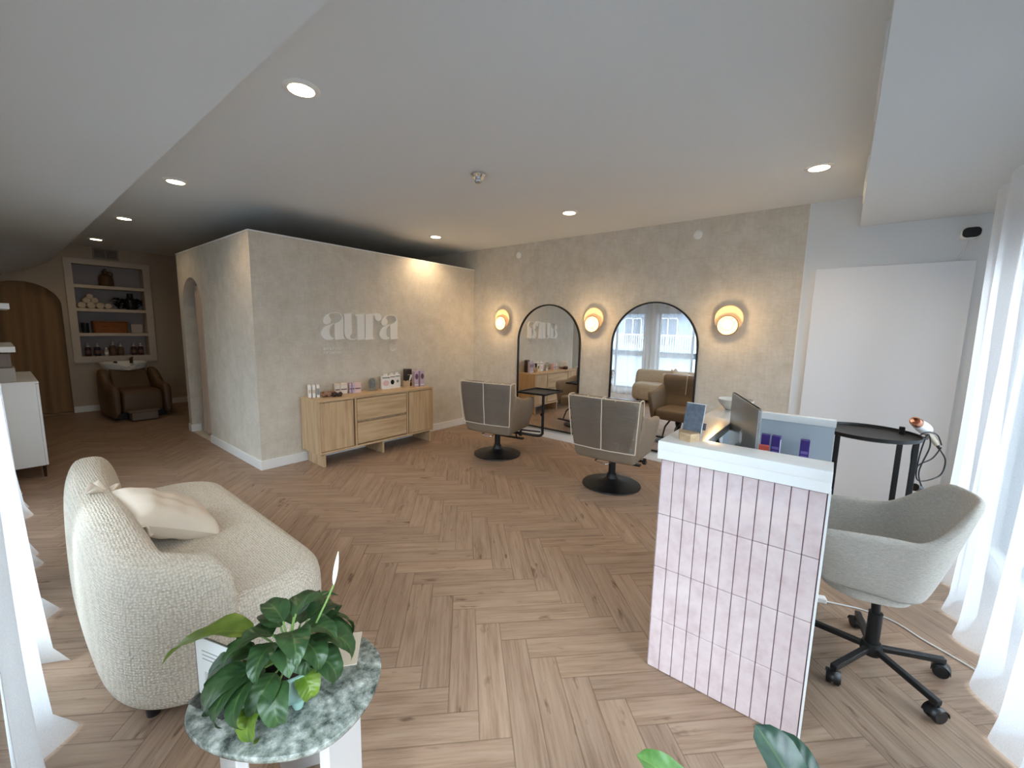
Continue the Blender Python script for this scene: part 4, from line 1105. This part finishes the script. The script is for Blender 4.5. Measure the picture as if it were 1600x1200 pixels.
SX0, SX1, SZ0, SZ1, SYF, SYB = .407, 1.947, .145, .725, -.4, -.016
def sideboard():
    cx = (SX0+SX1)/2; t = thing('sideboard', 'light oak sideboard with two doors and two drawers under the wall sign', 'sideboard', (cx, -.2, 0))
    def B(m, x0, x1, y0, y1, z0, z1): return m.box(x0-cx, x1-cx, y0+.2, y1+.2, z0, z1)
    B(MB(), SX0, SX1, SYF, SYB, SZ1-.022, SZ1).build('top', 'oak_h', t, bevel=.002, smooth=0)
    for a, b in ((SX0, SX0+.022), (SX1-.022, SX1)): B(MB(), a, b, SYF, SYB, SZ0, SZ1-.022).build('side_panel', 'oak_v', t, bevel=.0015, smooth=0)
    m = MB(); B(m, SX0+.022, SX1-.022, SYF, SYB, SZ0, SZ0+.022); m.build('bottom', 'oak_h', t, bevel=.0015, smooth=0)
    m = MB(); B(m, SX0+.022, SX1-.022, SYB-.01, SYB, SZ0+.022, SZ1-.022); m.build('back', 'oak_h', t, smooth=0)
    for x in (.826, 1.527): B(MB(), x, x+.018, SYF+.002, SYB-.01, SZ0+.022, SZ1-.022).build('divider', 'oak_v', t, smooth=0)
    yf = SYF+.003
    B(MB(), SX0+.026, .806, yf, yf+.02, SZ0+.027, SZ1-.030).build('door', 'oak_v', t, bevel=.0015, smooth=0)
    B(MB(), 1.558, SX1-.026, yf, yf+.02, SZ0+.027, SZ1-.030).build('door', 'oak_v', t, bevel=.0015, smooth=0)
    for z0, z1 in ((SZ0+.034, .418), (.448, SZ1-.034)):
        d = B(MB(), .851, 1.519, yf, yf+.02, z0, z1).build('drawer', 'oak_h', t, bevel=.0015, smooth=0)
    m = MB(); B(m, SX0+.03, SX1-.03, SYF+.05, SYF+.06, SZ0+.022, SZ1-.022); m.build('inner_board', 'oak_v', t, smooth=0)  # plain oak board set behind the doors and drawers
    for x in (.458, 1.175, 1.888): B(MB(), x, x+.024, SYF+.015, SYB-.02, 0, SZ0).build('leg', 'oak_v', t, bevel=.0015, smooth=0)
sideboard()
ZT = SZ1
PG = 'retail products on the sideboard'
def carton(name, x, y, w, d, h, mat, lab, rz=0, band=None, spot=None, tab=False, cat='box'):
    t = thing(name, lab, cat, (x, y, ZT), rz, PG)
    MB().box(-w/2, w/2, -d/2, d/2, 0, h).build('carton', mat, t, bevel=.001, smooth=0)
    if band:
        for z0, z1, mm in band: MB().box(-w/2*.86, w/2*.86, -d/2-.0008, -d/2+.0005, z0, z1).build('print', mm, t, smooth=0)
    if spot:
        zc, r, mm, sc = spot; plate('picture', [[(x*1.0, zc+(y)*sc) for x, y in circle(0, 0, r, 28)]], .0012, mm, ((0, -d/2-.0004, 0), (1, 0, 0), Z), t)
    if tab: plate('hang_tab', [rrect(-w*.22, w*.22, h-.002, h+.028, .008), circle(0, h+.015, .006, 12)], .0015, mat, ((0, 0, 0), (1, 0, 0), Z), t)
    return t
for k, (x, y) in enumerate(((.470, -.10), (.503, -.125), (.536, -.15))):
    carton('white_carton', x, y, .028, .095, .135, 'box_white', ('leftmost slim white carton at the left end of the sideboard', 'middle slim white carton at the left end of the sideboard', 'slim white carton beside the patterned scrunchies')[k], -.35, [(.03, .10, 'ink')] if k == 2 else [(.05, .085, 'label_cream')])
def scrunchie(x, y, r, mat, lab, seed):
    rn = random.Random(seed); P = []
    for k in range(28):
        a = 2*PI*k/28; P.append((r*math.cos(a), r*math.sin(a)*.8, .020+.012*math.sin(3*a+seed)+(.008 if seed % 2 else 0)))
    m = MB(); m.tube(P, .018, 10, True, None)
    m.v = [(a+rn.uniform(-.003, .003), b+rn.uniform(-.003, .003), max(c, .001)) for a, b, c in m.v]
    o = m.build('scrunchie', mat, smooth=180, loc=(x, y, ZT)); tag(o, lab, 'hair tie', 'hair ties on the sideboard')
scrunchie(.605, -.20, .040, 'scarf', 'patterned brown hair tie nearest the white cartons', 1); scrunchie(.700, -.255, .038, 'scarf_dark', 'dark hair tie at the front edge of the sideboard', 2); scrunchie(.69, -.15, .034, 'scarf', 'patterned hair tie in front of the cream cartons', 4)
for k, (x, y, w, mat, lab) in enumerate(((.785, -.10, .055, 'box_cream', 'narrow cream carton, leftmost of the floral cartons'), (.855, -.11, .075, 'box_cream', 'wide cream floral carton on the sideboard'),
        (.925, -.13, .026, 'lilac', 'slim lilac carton next to the cream floral carton'), (.955, -.14, .026, 'lilac', 'slim lilac carton next to the pink carton'), (1.005, -.15, .075, 'pink_card', 'pink floral carton on the middle of the sideboard'))):
    carton('floral_carton', x, y, w, .055, .118+.004*(k % 2), mat, lab, -.25, [(.045, .058, 'mauve_dark'), (.10, .112, 'pink_card')])
def arch_stand():
    t = thing('acrylic_display', 'small arched clear display on the middle of the sideboard', 'display', (1.215, -.13, ZT), -.1, PG)
    plate('arch_panel', [arch(-.055, .055, 0, .10, .06)], .012, 'acrylic', ((0, -.02, 0), (1, 0, 0), Z), t)
    plate('back_panel', [arch(-.048, .048, .004, .10, .052)], .004, 'bottle_clear', ((0, .0, 0), (1, 0, 0), Z), t)
    MB().box(-.06, .06, -.04, .03, 0, .004).build('foot', 'acrylic', t, smooth=0)
    m = MB()
    for k in range(5): m.cyl((-.036+.018*k, -.008, .004), (-.036+.018*k, -.008, .12), .005, n=10)
    for k in range(5): MB().cyl((-.036+.018*k, -.009, .004), (-.036+.018*k, -.009, .115), .005, n=10).build('hair_pin', 'chrome', t)
arch_stand()
carton('hang_carton', 1.40, -.14, .115, .04, .165, 'box_white', 'large white carton with a pink ring picture on the sideboard', -.2, [(.135, .152, 'ink')], (.075, .040, 'pink_card', .9), True)
carton('hang_carton', 1.50, -.13, .085, .04, .168, 'box_white', 'white carton with a black picture, middle of the hanging cartons', -.2, [(.140, .154, 'ink')], (.08, .024, 'screen_black', 1.3), True)
carton('hang_carton', 1.585, -.12, .075, .04, .170, 'box_white', 'white carton with a small grey picture beside the brush caddy', -.2, [(.142, .156, 'ink')], (.085, .016, 'aluminium', 1.2), True)
def caddy():
    t = thing('brush_caddy', 'small wooden caddy of brushes on the sideboard', 'caddy', (1.665, -.21, ZT), -.3, PG)
    m = MB(); w, d, h, e = .07, .07, .088, .004
    m.box(-w/2, w/2, -d/2, d/2, 0, e)
    for b in ((-w/2, w/2, -d/2, -d/2+e), (-w/2, w/2, d/2-e, d/2), (-w/2, -w/2+e, -d/2+e, d/2-e), (w/2-e, w/2, -d/2+e, d/2-e)): m.box(*b, e, h)
    m.build('caddy_box', 'oak_block', t, smooth=0)
for_b = [(1.650, -.22, -.004, .01, .16, 'black_plastic', 'dark brush standing at the left of the wooden caddy'), (1.665, -.20, .012, .0, .165, 'black_plastic', 'dark brush in the middle of the wooden caddy'), (1.683, -.215, .055, .0, .155, 'paper', 'pale tool leaning to the right out of the wooden caddy')]
caddy()
for x, y, dx, dy, h, mat, lab in for_b:
    t = thing('hair_brush', lab, 'brush', (x, y, ZT+.006), 0, 'brushes in the wooden caddy')
    MB().bar((0, 0, 0), (dx*.55, dy, h*.55), .012, .008).build('handle', mat, t, bevel=.002, smooth=0)
    MB().bar((dx*.55, dy, h*.55), (dx, dy, h), .024, .012).build('head', mat, t, bevel=.004, smooth=0)
carton('dark_carton', 1.775, -.09, .085, .07, .225, 'box_dark', 'tall dark brown carton behind the lilac brush cartons', -.1, [(.05, .06, 'label_cream'), (.15, .155, 'label_cream')])
for k, (x, y) in enumerate(((1.808, -.22), (1.888, -.235))):
    carton('brush_carton', x, y, .062, .045, .205, 'lilac', ('lilac carton with an oval brush picture, next to the brush caddy', 'lilac carton with an oval brush picture at the right end of the sideboard')[k], -.1, [(.02, .032, 'paper')], (.135, .024, 'mauve_dark', 1.55), True)

# ------------------------------------------------------------------ styling chairs
def styling_chair(label, loc, rz):
    t = thing('styling_chair', label, 'chair', loc, rz, 'taupe styling chairs facing the mirrors')
    # base and column
    MB().lathe([(0, 0), (.275, 0), (.282, .006), (.280, .014), (.262, .020), (.16, .034), (.085, .052), (.055, .075), (.044, .105), (.044, .12), (0, .12)], n=64).build('base', 'black_metal', t, smooth=30)
    MB().cyl((0, 0, .11), (0, 0, .325), .034).cyl((0, 0, .25), (0, 0, .325), .042).build('column', 'black_metal', t)
    MB().box(-.14, .14, -.12, .12, .318, .336).build('mount_plate', 'black_metal', t, bevel=.004, smooth=0)
    lv = catmull([(-.02, .02, .295), (-.10, .06, .292), (-.19, .10, .278), (-.205, .05, .270), (-.20, -.03, .268), (-.11, -.04, .292), (-.02, -.02, .298)], 6, False)
    MB().tube(lv, .006, 8).build('pump_lever', 'chrome', t)
    # side arm bar and knob to the right
    MB().tube([(-.02, 0, .305), (-.02, -.20, .300), (-.01, -.31, .300)], .012, 10).build('arm_bar', 'black_metal', t)
    MB().cyl((-.01, -.315, .28), (-.01, -.315, .33), .016, n=16).cyl((-.01, -.33, .295), (-.01, -.30, .295), .022, n=16).build('arm_knob', 'black_plastic', t)
    # upholstery: back panel
    def bsec(z, hw, x, th, bow):
        pts = []; n = 16
        prof = []
        for k in range(n+1):
            y = -hw+2*hw*k/n; prof.append((x-bow*(1-(y/hw)**2), y))
        out = [(a, b, z) for a, b in prof]+[(a+th, b, z) for a, b in reversed(prof)]
        return out
    rings = []
    for z, hw, x, th in ((.305, .27, -.215, .05), (.312, .290, -.232, .085), (.35, .303, -.246, .10), (.50, .322, -.268, .10), (.70, .338, -.290, .095), (.85, .345, -.303, .088), (.878, .343, -.303, .078), (.893, .335, -.296, .058), (.898, .325, -.288, .035)):
        rings.append(bsec(z, hw, x, th, .018))
    MB().loft(rings).build('backrest', 'taupe_vinyl', t, smooth=60, sub=1)
    # arms
    for s in (1, -1):
        top = lambda x: .705+.06*sstep(.05, -.22, x)
        rings = []
        N = 12
        for i in range(N+1):
            x = -.235+.51*i/N; zt = top(x)-(.02 if i == N else 0); zb = .315+.015*i/N
            yb, yt = .294, .366+.004*i/N; th = .075
            e = 0 if 0 < i < N else .012
            pr = []
            for z, o in ((zb+e, 0), (zb+.02, 0), ((zb+zt)/2, 0), (zt-.03, 0), (zt-.008, .010), (zt, .03)):
                k = (z-zb)/(zt-zb); pr.append((x, s*(lerp(yb, yt, k)+.008*math.sin(PI*k)-o-e), z-e*.5))
            for z, o in ((zt, .05), (zt-.008, th-.008), (zt-.03, th), ((zb+zt)/2, th), (zb+.02, th), (zb+e, th)):
                k = (z-zb)/(zt-zb); pr.append((x, s*(lerp(yb, yt, k)-o+e), z-e*.5))
            rings.append(pr)
        MB().loft(rings).build('armrest', 'taupe_vinyl', t, smooth=60, sub=1)
    r = []
    for ins, z in ((.03, .335), (.0, .345), (-.004, .40), (0, .455), (.012, .475), (.04, .487), (.10, .492)):
        r.append([(x, y, z) for x, y in rrect(-.20+ins, .285-ins, -.232+ins, .232-ins, .05, 5)])
    MB().loft(r).build('seat_cushion', 'taupe_vinyl', t, smooth=60, sub=1)
    # footrest
    MB().tube([(.12, .07, .325), (.30, .07, .26), (.37, .07, .13), (.37, -.07, .13), (.30, -.07, .26), (.12, -.07, .325)], .011, 10).bar((.37, -.16, .13), (.37, .16, .13), .05, .018).build('footrest', 'black_metal', t)
    # clear protective cover with cream piping over the back
    def cv(u, v):                       # u across -1..1, v 0 bottom .. 1 top, outer back surface
        z = lerp(.425, .895, v); hw = lerp(.312, .346, v)*.985
        x = lerp(-.262, -.308, v)-.018*(1-u*u)-.012-.004*math.sin(9*v+5*u)*math.sin(7*u-3*v)-.010*(1-v)*(1-u*u)
        return (x, u*hw, z)
    def cover(a, b):
        u = a*2-1
        if b <= .62: return cv(u, b/.62)
        k = (b-.62)/.38; p = cv(u, 1)
        if k < .35: q = k/.35; return (p[0]+.115*q, p[1]*(1-.01*q), .905+.004*math.sin(PI*q))
        q = (k-.35)/.65; return (p[0]+.118+.030*q, p[1]*.985, .905-.26*q)
    c = MB().grid(cover, 20, 30).build('back_cover', 'vinyl_clear', t, smooth=180, fix=False)
    m = lambda path: MB().tube(path, .0048, 7).build('piping', 'piping_cream', c)
    G = lambda f: [f(k/14) for k in range(15)]
    off = lambda p: (p[0]-.003, p[1], p[2])
    m([off(cv(0, 1-k/14)) for k in range(15)]); m([off(cv(-1+k/10, 0)) for k in range(21)])
    for s in (-1, 1): m([off(cv(s, k/14)) for k in range(15)])
    m([(cv(-1+k/10, 1)[0], cv(-1+k/10, 1)[1], .903) for k in range(21)])
    for s in (-1, 1): m([cover((s+1)/2, .62+.38*k/16) for k in range(17)])
    m([cover(.5, .62+.38*k/16) for k in range(17)])
    return t
def make_chairs():
    styling_chair('taupe styling chair in a clear cover, nearer the desk', (2.067, -2.912, 0), math.radians(3))
    t1 = styling_chair('taupe styling chair in a clear cover, beside the black tray', (2.075, -1.422, 0), math.radians(10))
make_chairs()
def tray_table():
    t = thing('side_tray', 'square black tray on a bent arm beside the farther styling chair', 'tray', (2.5, -1.7, 0))
    ox, oy = 2.5, -1.7
    a = math.radians(4); rot = Matrix.Rotation(a, 3, 'Z'); tz = .76
    m = MB(); w, d, e = .225, .20, .012; tcx, tcy = .025, -.015
    def P(x0, x1, y0, y1, z0, z1): m.box(x0+tcx, x1+tcx, y0+tcy, y1+tcy, z0, z1)
    P(-w, w, -d, d, tz-.022, tz-.014)
    for b in ((-w, w, -d, -d+e), (-w, w, d-e, d), (-w, -w+e, -d+e, d-e), (w-e, w, -d+e, d-e)): P(*b, tz-.022, tz)
    m.v = [tuple(rot @ Vector(p)) for p in m.v]
    m.build('tray', 'black_metal', t, bevel=.003, smooth=0)
    post = (-.10, -.15)
    MB().tube(catmull([(post[0], post[1], tz-.02), (post[0], post[1], .5), (post[0], post[1], .30), (post[0]-.005, post[1]+.0, .262), (post[0]-.05, post[1]+.03, .245), (-.25, .06, .262), (-.415, .235, .29)], 6, False), .017, 12).build('post', 'black_metal', t)
    MB().tube([(post[0]-.01, post[1]+.02, .285), (-.25, .09, .302), (-.415, .235, .305)], .010, 10).build('link_arm', 'black_metal', t)
    MB().tube([(-.25, .09, .30), (-.29, .05, .36), (-.32, .15, .345)], .011, 10).build('brace', 'black_metal', t)
    MB().cyl((-.13, -.15, .50), (-.105, -.15, .50), .018, n=18).build('clamp_knob', 'black_plastic', t)
tray_table()
# ================================================================== BACK OF THE SALON AND LEFT WALL
def built_in():
    t = thing('built_in_shelf', 'white framed built-in shelf recessed in the back wall', 'shelf', (-.3175, YN, .9))
    ox, oz = -.3175, .9
    fr = plate('frame', [rect(-.83-ox, .205-ox, .81-oz, 2.475-oz), rect(-.74-ox, .11-ox, .905-oz, 2.395-oz)], .03, 'dimmed_white_trim', ((0, -.015, 0), (1, 0, 0), Z), t)
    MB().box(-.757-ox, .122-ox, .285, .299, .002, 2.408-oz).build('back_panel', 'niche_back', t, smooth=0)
    m = MB().box(-.759-ox, -.745-ox, .001, .284, .002, 2.408-oz).box(.110-ox, .124-ox, .001, .284, .002, 2.408-oz); m.build('side_linings', 'dimmed_white_trim', t, smooth=0)
    for z in (.875, 1.245, 1.645, 2.02):
        if z < .9: MB().box(-.744-ox, .109-ox, -.028, .284, .003, .012).build('bottom_shelf', 'dimmed_white_trim', t, smooth=0)
        else: MB().box(-.744-ox, .109-ox, -.022, .284, z-oz, z+.05-oz).build('shelf', 'dimmed_white_trim', t, bevel=.002, smooth=0)
built_in()
SH = [.912, 1.295, 1.695, 2.07]
def vent():
    t = thing('air_vent', 'white air vent grille above the built-in shelf', 'vent', (-.33, YN, 2.585))
    plate('frame', [rect(-.155, .155, -.085, .085), rect(-.135, -.01, -.062, .062), rect(.01, .135, -.062, .062)], .014, 'grey_grille', ((0, -.007, 0), (1, 0, 0), Z), t, bevel=.002)
    MB().box(-.14, .14, -.003, -.001, -.066, .066).build('dark_back', 'grille_dark', t, smooth=0)
    m = MB()
    for k in range(7):
        for s in (-.0725, .0725): m.obox((s, -.006, -.052+k*.0173), (.125, .002, .012), Matrix.Rotation(.6, 3, 'X'))
    m.build('louvres', 'grey_grille', t, smooth=0)
vent()
def jug():
    t = thing('stoneware_jug', 'brown ribbed jug on the top shelf', 'jug', (-.345, YN+.11, SH[3]))
    MB().lathe([(0, 0), (.078, 0), (.092, .02), (.094, .12), (.080, .17), (.055, .195), (.036, .21), (.034, .24), (.040, .25), (.028, .25), (.026, .215), (0, .2)], n=40).build('body', 'jug_brown', t)
    MB().tube(catmull([(.035, 0, .235), (.075, 0, .235), (.085, 0, .19), (.07, 0, .165)], 5, False), .009, 8).build('handle', 'jug_brown', t)
    MB().cyl((0, 0, .235), (0, 0, .29), .022, .016, 16).build('stopper', 'jug_brown', t)
jug()
def towel(x, z, r, lab, k):
    t = Matrix.Rotation(PI/2, 3, 'X'); m = MB(); y = YN+.03
    P = []
    for i in range(60):
        a = i*.30; q = r*(.18+.82*i/59); P.append((q*math.cos(a+k), q*math.sin(a+k)))
    rings = []
    m.lathe([(0, -.12), (r*.8, -.12), (r, -.105), (r*1.02, 0), (r, .105), (r*.8, .12), (0, .12)], axis=t, n=28)
    o = m.build('rolled_towel', 'towel', loc=(x, y+.125, z+r)); tag(o, lab, 'towel', 'rolled towels on the second shelf')
    c = MB().tube([(p[0], -.121, p[1]) for p in P], r*.075, 6).build('rolled_edge', 'towel', o)
for k, (x, z, r, lab) in enumerate(((-.665, SH[2], .050, 'bottom left rolled white towel on the second shelf'), (-.560, SH[2], .052, 'bottom middle rolled white towel in the towel stack'), (-.455, SH[2], .050, 'bottom right rolled white towel in the towel stack'), (-.61, SH[2]+.082, .046, 'rolled white towel lying left on top of the bottom towels'), (-.515, SH[2]+.085, .046, 'rolled white towel lying right on top of the bottom towels'), (-.565, SH[2]+.155, .040, 'topmost rolled white towel of the stack'), (-.355, SH[2], .046, 'rolled white towel beside the dark plant'))): towel(x, z, r, lab, k)
def dark_plant():
    t = thing('dark_plant', 'dark trailing plant in a black vase on the second shelf', 'plant', (-.06, YN+.13, SH[2]))
    MB().lathe([(0, 0), (.05, 0), (.075, .03), (.085, .10), (.07, .18), (.042, .21), (.040, .27), (.045, .28), (.03, .28), (0, .22)], n=32).build('vase', 'vase_dark', t)
    rn = random.Random(4); m = MB(); uvs = []
    for k in range(120):
        a = rn.uniform(0, 2*PI); b = PI if k < 28 else a
        cx = -.13+rn.uniform(-.09, .08) if k < 80 else .10+rn.uniform(-.05, .05); cz = rn.uniform(.05, .17)
        leaf_mesh(m, uvs, (cx, rn.uniform(-.10, .06), cz), (math.cos(a), math.sin(a)*.5, rn.uniform(-.3, .9)), rn.uniform(.05, .09), .045, rn.uniform(.4, 1.4), nu=5, nv=2)
    # keep the leaves inside the recess
    m.v = [(max(min(x, .155), -.30), max(min(y, .14), -.15), max(z, .004)) for x, y, z in m.v]
    f = m.build('foliage', 'dark_leaf', t, smooth=180, fix=False); f['kind'] = 'stuff'
dark_plant()
def basket():
    t = thing('wicker_basket', 'brown wicker basket on the third shelf', 'basket', (-.35, YN+.12, SH[1]))
    rings = []
    for k, z in enumerate([0, .004]+[.012+.011*i for i in range(16)]):
        o = .004*(k % 2); w, d = .205+.0006*k, .105
        rings.append([(x, y, z) for x, y in rrect(-w-o, w+o, -d-o, d+o, .035, 5)])
    for z, i in ((.186, .014), (.10, .016), (.014, .018)): rings.append([(x, y, z) for x, y in rrect(-.215+i, .215-i, -.105+i, .105-i, .03, 5)])
    MB().loft(rings).build('body', 'wicker', t, smooth=30)
    MB().tube([(x, y, .188) for x, y in rrect(-.213, .213, -.107, .107, .035, 5)], .009, 8, True).build('rim', 'wicker', t)
    for s in (-1, 1): MB().tube(catmull([(s*.07-.03, -.113, .15), (s*.07-.025, -.118, .12), (s*.07+.025, -.118, .12), (s*.07+.03, -.113, .15)], 5, False), .006, 8).build('handle', 'wicker', t)
basket()
def tumbler():
    o = MB().lathe([(0, 0), (.042, 0), (.045, .006), (.046, .16), (.040, .165), (.036, .16), (.036, .012), (0, .01)], n=32).build('dark_canister', 'vase_dark', loc=(-.655, YN+.07, SH[1])); tag(o, 'dark round canister left of the wicker basket', 'canister')
tumbler()
def framed():
    t = thing('small_board', 'small white rounded board leaning right of the wicker basket', 'board', (-.01, YN+.12, SH[1]))
    a = plate('board', [rrect(-.075, .075, .0, .155, .025)], .016, 'bottle_clear', ((0, 0, .001), (1, 0, 0), Vector((0, .10, .995)).normalized()), t)
    MB().box(-.04, .04, .02, .05, 0, .01).build('stand', 'vase_dark', t, smooth=0)
framed()
def bottle(x, w, h, mat, lab, pump=True, cap='pump_white'):
    t = thing('pump_bottle', lab, 'bottle', (x, YN+.06, SH[0]), 0, 'bottles on the bottom shelf')
    r = w/2; MB().lathe([(0, 0), (r*.92, 0), (r, .006), (r, h*.82), (r*.85, h*.92), (r*.45, h*.97), (r*.42, h), (0, h)], n=28).build('body', mat, t)
    MB().lathe([(r*1.005, h*.25), (r*1.012, h*.25), (r*1.012, h*.62), (r*1.005, h*.62)], n=28).build('label_band', 'label_brown' if mat != 'bottle_clear' else 'paper', t)
    if pump:
        p = MB().lathe([(0, h), (r*.5, h), (r*.5, h+.016), (.005, h+.018), (.005, h+.04), (.012, h+.042), (.012, h+.054), (0, h+.056)], n=18).build('pump', cap, t)
        MB().bar((0, 0, h+.048), (.0, -.032, h+.044), .010, .008).build('spout', cap, p, smooth=0)
    else: MB().lathe([(0, h), (r*.6, h), (r*.6, h+.03), (0, h+.031)], n=18).build('cap', cap, t)
for a in ((-.652, .078, .155, 'bottle_plum', 'leftmost dark plum pump bottle on the bottom shelf'), (-.540, .085, .155, 'bottle_navy', 'navy pump bottle with a white pump on the bottom shelf'), (-.437, .055, .11, 'bottle_clear', 'small clear bottle between the navy and olive bottles'), (-.350, .092, .178, 'bottle_olive', 'tallest olive bottle in the middle of the bottom shelf'), (-.255, .078, .155, 'bottle_olive', 'shorter olive pump bottle right of the tallest bottle'), (-.085, .075, .155, 'bottle_plum', 'plum pump bottle, second from the right on the bottom shelf'), (.005, .075, .155, 'bottle_plum', 'rightmost plum pump bottle on the bottom shelf')): bottle(*a, pump=a[3] != 'bottle_clear')

def wash_unit():
    t = thing('wash_chair', 'brown hair-wash chair with a white basin under the built-in shelf', 'chair', (-.27, 4.25, 0), math.radians(4))
    # local: front is -y
    r = []
    for ins, z in ((.012, .10), (0, .115), (-.003, .30), (0, .40), (.02, .44), (.06, .455), (.12, .46)): r.append([(x, y, z) for x, y in rrect(-.245+ins, .245-ins, -.42+ins, .20-ins, .05, 5)])
    MB().loft(r).build('seat', 'brown_vinyl', t, smooth=60, sub=1)
    rings = []
    for k in range(9):
        s = k/8; y = .12+.17*s; z = .42+.33*s; rings.append([(x, y+yy, z+yy*.4) for x, yy in rrect(-.245+.02*s, .245-.02*s, -.055, .055, .045, 5)])
    MB().loft(rings).build('backrest', 'brown_vinyl', t, smooth=60, sub=1)
    for s in (-1, 1):
        rings = []
        for k in range(15):
            q = k/14; y = -.44+.84*q; zt = .50+.22*sstep(.35, .85, q)+.03*sstep(0, .1, q); zb = .04
            x0, x1 = .25, .355+.02*math.sin(PI*q)
            e = .03 if k in (0, 14) else 0
            pr = [(x0+e, zb), (x1-.01-e, zb), (x1-e, zb+.02), (x1+.012-e, (zb+zt)/2), (x1+.010-e, zt-.05), (x1-.02, zt-.01-e), ((x0+x1)/2, zt-e), (x0+.015, zt-.012-e), (x0+e*.5, zt-.05), (x0+e*.5, (zb+zt)/2)]
            rings.append([(s*a, y+.0, b) for a, b in pr])
        MB().loft(rings).build('armrest', 'brown_vinyl', t, smooth=60, sub=1)
    MB().box(-.30, .30, -.30, .52, .0, .11).box(-.16, .16, .24, .56, .10, .66).build('pedestal', 'black_plastic', t, bevel=.01, smooth=0)
    f = MB().box(-.19, .12, -.60, -.42, .012, .13).build('footrest', 'foot_grey', t, bevel=.012, smooth=0)
    MB().box(-.22, .15, -.58, -.40, .13, .155).build('footrest_pad', 'foot_grey', f, bevel=.01, smooth=0)
    # basin: oval bowl with neck notch
    def oval(ax, ay, z, dip):
        out = []
        for q in range(48):
            a = 2*PI*q/48; x = ax*math.copysign(abs(math.cos(a))**.8, math.cos(a)); y = ay*math.copysign(abs(math.sin(a))**.8, math.sin(a))
            nd = math.exp(-((x/.085)**2))*(1 if y < 0 else 0)*dip
            out.append((x, .42+y, z-nd))
        return out
    R = [oval(.12, .10, .655, 0), oval(.20, .16, .675, 0), oval(.265, .205, .74, .02), oval(.288, .222, .80, .06), oval(.297, .230, .825, .075), oval(.292, .226, .836, .078), oval(.278, .214, .834, .078), oval(.262, .198, .81, .07), oval(.235, .175, .755, .03), oval(.15, .11, .705, 0), oval(.04, .03, .70, 0)]
    b = MB().loft(R).build('basin', 'ceramic_white', t, smooth=60)
    MB().cyl((-.14, .30, .80), (-.14, .26, .845), .028, .024, 18).cyl((-.20, .31, .80), (-.15, .30, .825), .012, n=12).build('spray_head', 'black_plastic', b)
    MB().cyl((.12, .56, .80), (.12, .56, .88), .022, n=18).bar((.12, .56, .88), (.12, .49, .90), .03, .014).build('tap', 'dark_bronze', b)
    MB().tube([(.085*math.cos(PI+PI*k/14), .205+.0*k, .775+.055*math.sin(PI+PI*k/14)) for k in range(15)], .012, 10).build('neck_rest', 'piping_cream', b)
wash_unit()

# white cabinet, floating shelves and boxes on the left wall
def white_cab():
    x0, x1, y0, y1, z0, z1 = -1.742, -1.388, 1.272, 2.47, .12, .925
    t = thing('white_cabinet', 'white cabinet on thin dark legs against the left wall', 'cabinet', ((x0+x1)/2, (y0+y1)/2, 0)); cx, cy = (x0+x1)/2, (y0+y1)/2
    MB().box(x0-cx, x1-cx-.02, y0-cy, y1-cy, z0, z1-.018).build('carcass', 'white_melamine', t, bevel=.002, smooth=0)
    MB().box(x0-cx, x1-cx, y0-cy, y1-cy, z1-.018, z1).build('top', 'white_melamine', t, bevel=.002, smooth=0)
    for k in range(2):
        a = y0-cy+.004+k*(y1-y0)/2; d = MB().box(x1-cx-.019, x1-cx-.001, a, a+(y1-y0)/2-.006, z0+.002, z1-.022).build('door', 'white_melamine', t, bevel=.002, smooth=0)
        MB().box(x1-cx-.001, x1-cx+.012, a+(.5 if k == 0 else .06), a+(.52 if k == 0 else .08), .5, .66).build('handle', 'dark_bronze', d, smooth=0)
    for x in (x0+.04, x1-.03):
        for y in (y0+.04, y1-.04): MB().cyl((x-cx, y-cy, 0), (x-cx, y-cy, z0), .009, .014, 14).build('leg', 'dark_bronze', t)
white_cab()
for z, xe, lab in ((1.585, -1.50, 'upper floating white shelf on the left wall'), (1.20, -1.50, 'lower floating white shelf above the white cabinet')):
    o = MB().box(XW+.001, xe, 1.272, 2.40, z, z+.05).build('floating_shelf', 'white_melamine', bevel=.002, smooth=0); tag(o, lab, 'shelf', 'floating shelves on the left wall')
o = MB().box(-.085, .085, -.11, .11, 0, .13).build('storage_box', 'concrete_block', bevel=.006, smooth=0, loc=(-1.60, 1.45, .925)); tag(o, 'pale grey box on the white cabinet, underneath the darker one', 'box')
o = MB().box(-.075, .075, -.10, .10, 0, .13).build('storage_box', 'foot_grey', bevel=.006, smooth=0, loc=(-1.605, 1.46, 1.0565)); tag(o, 'darker grey box stacked on the pale box under the lower floating shelf', 'box')
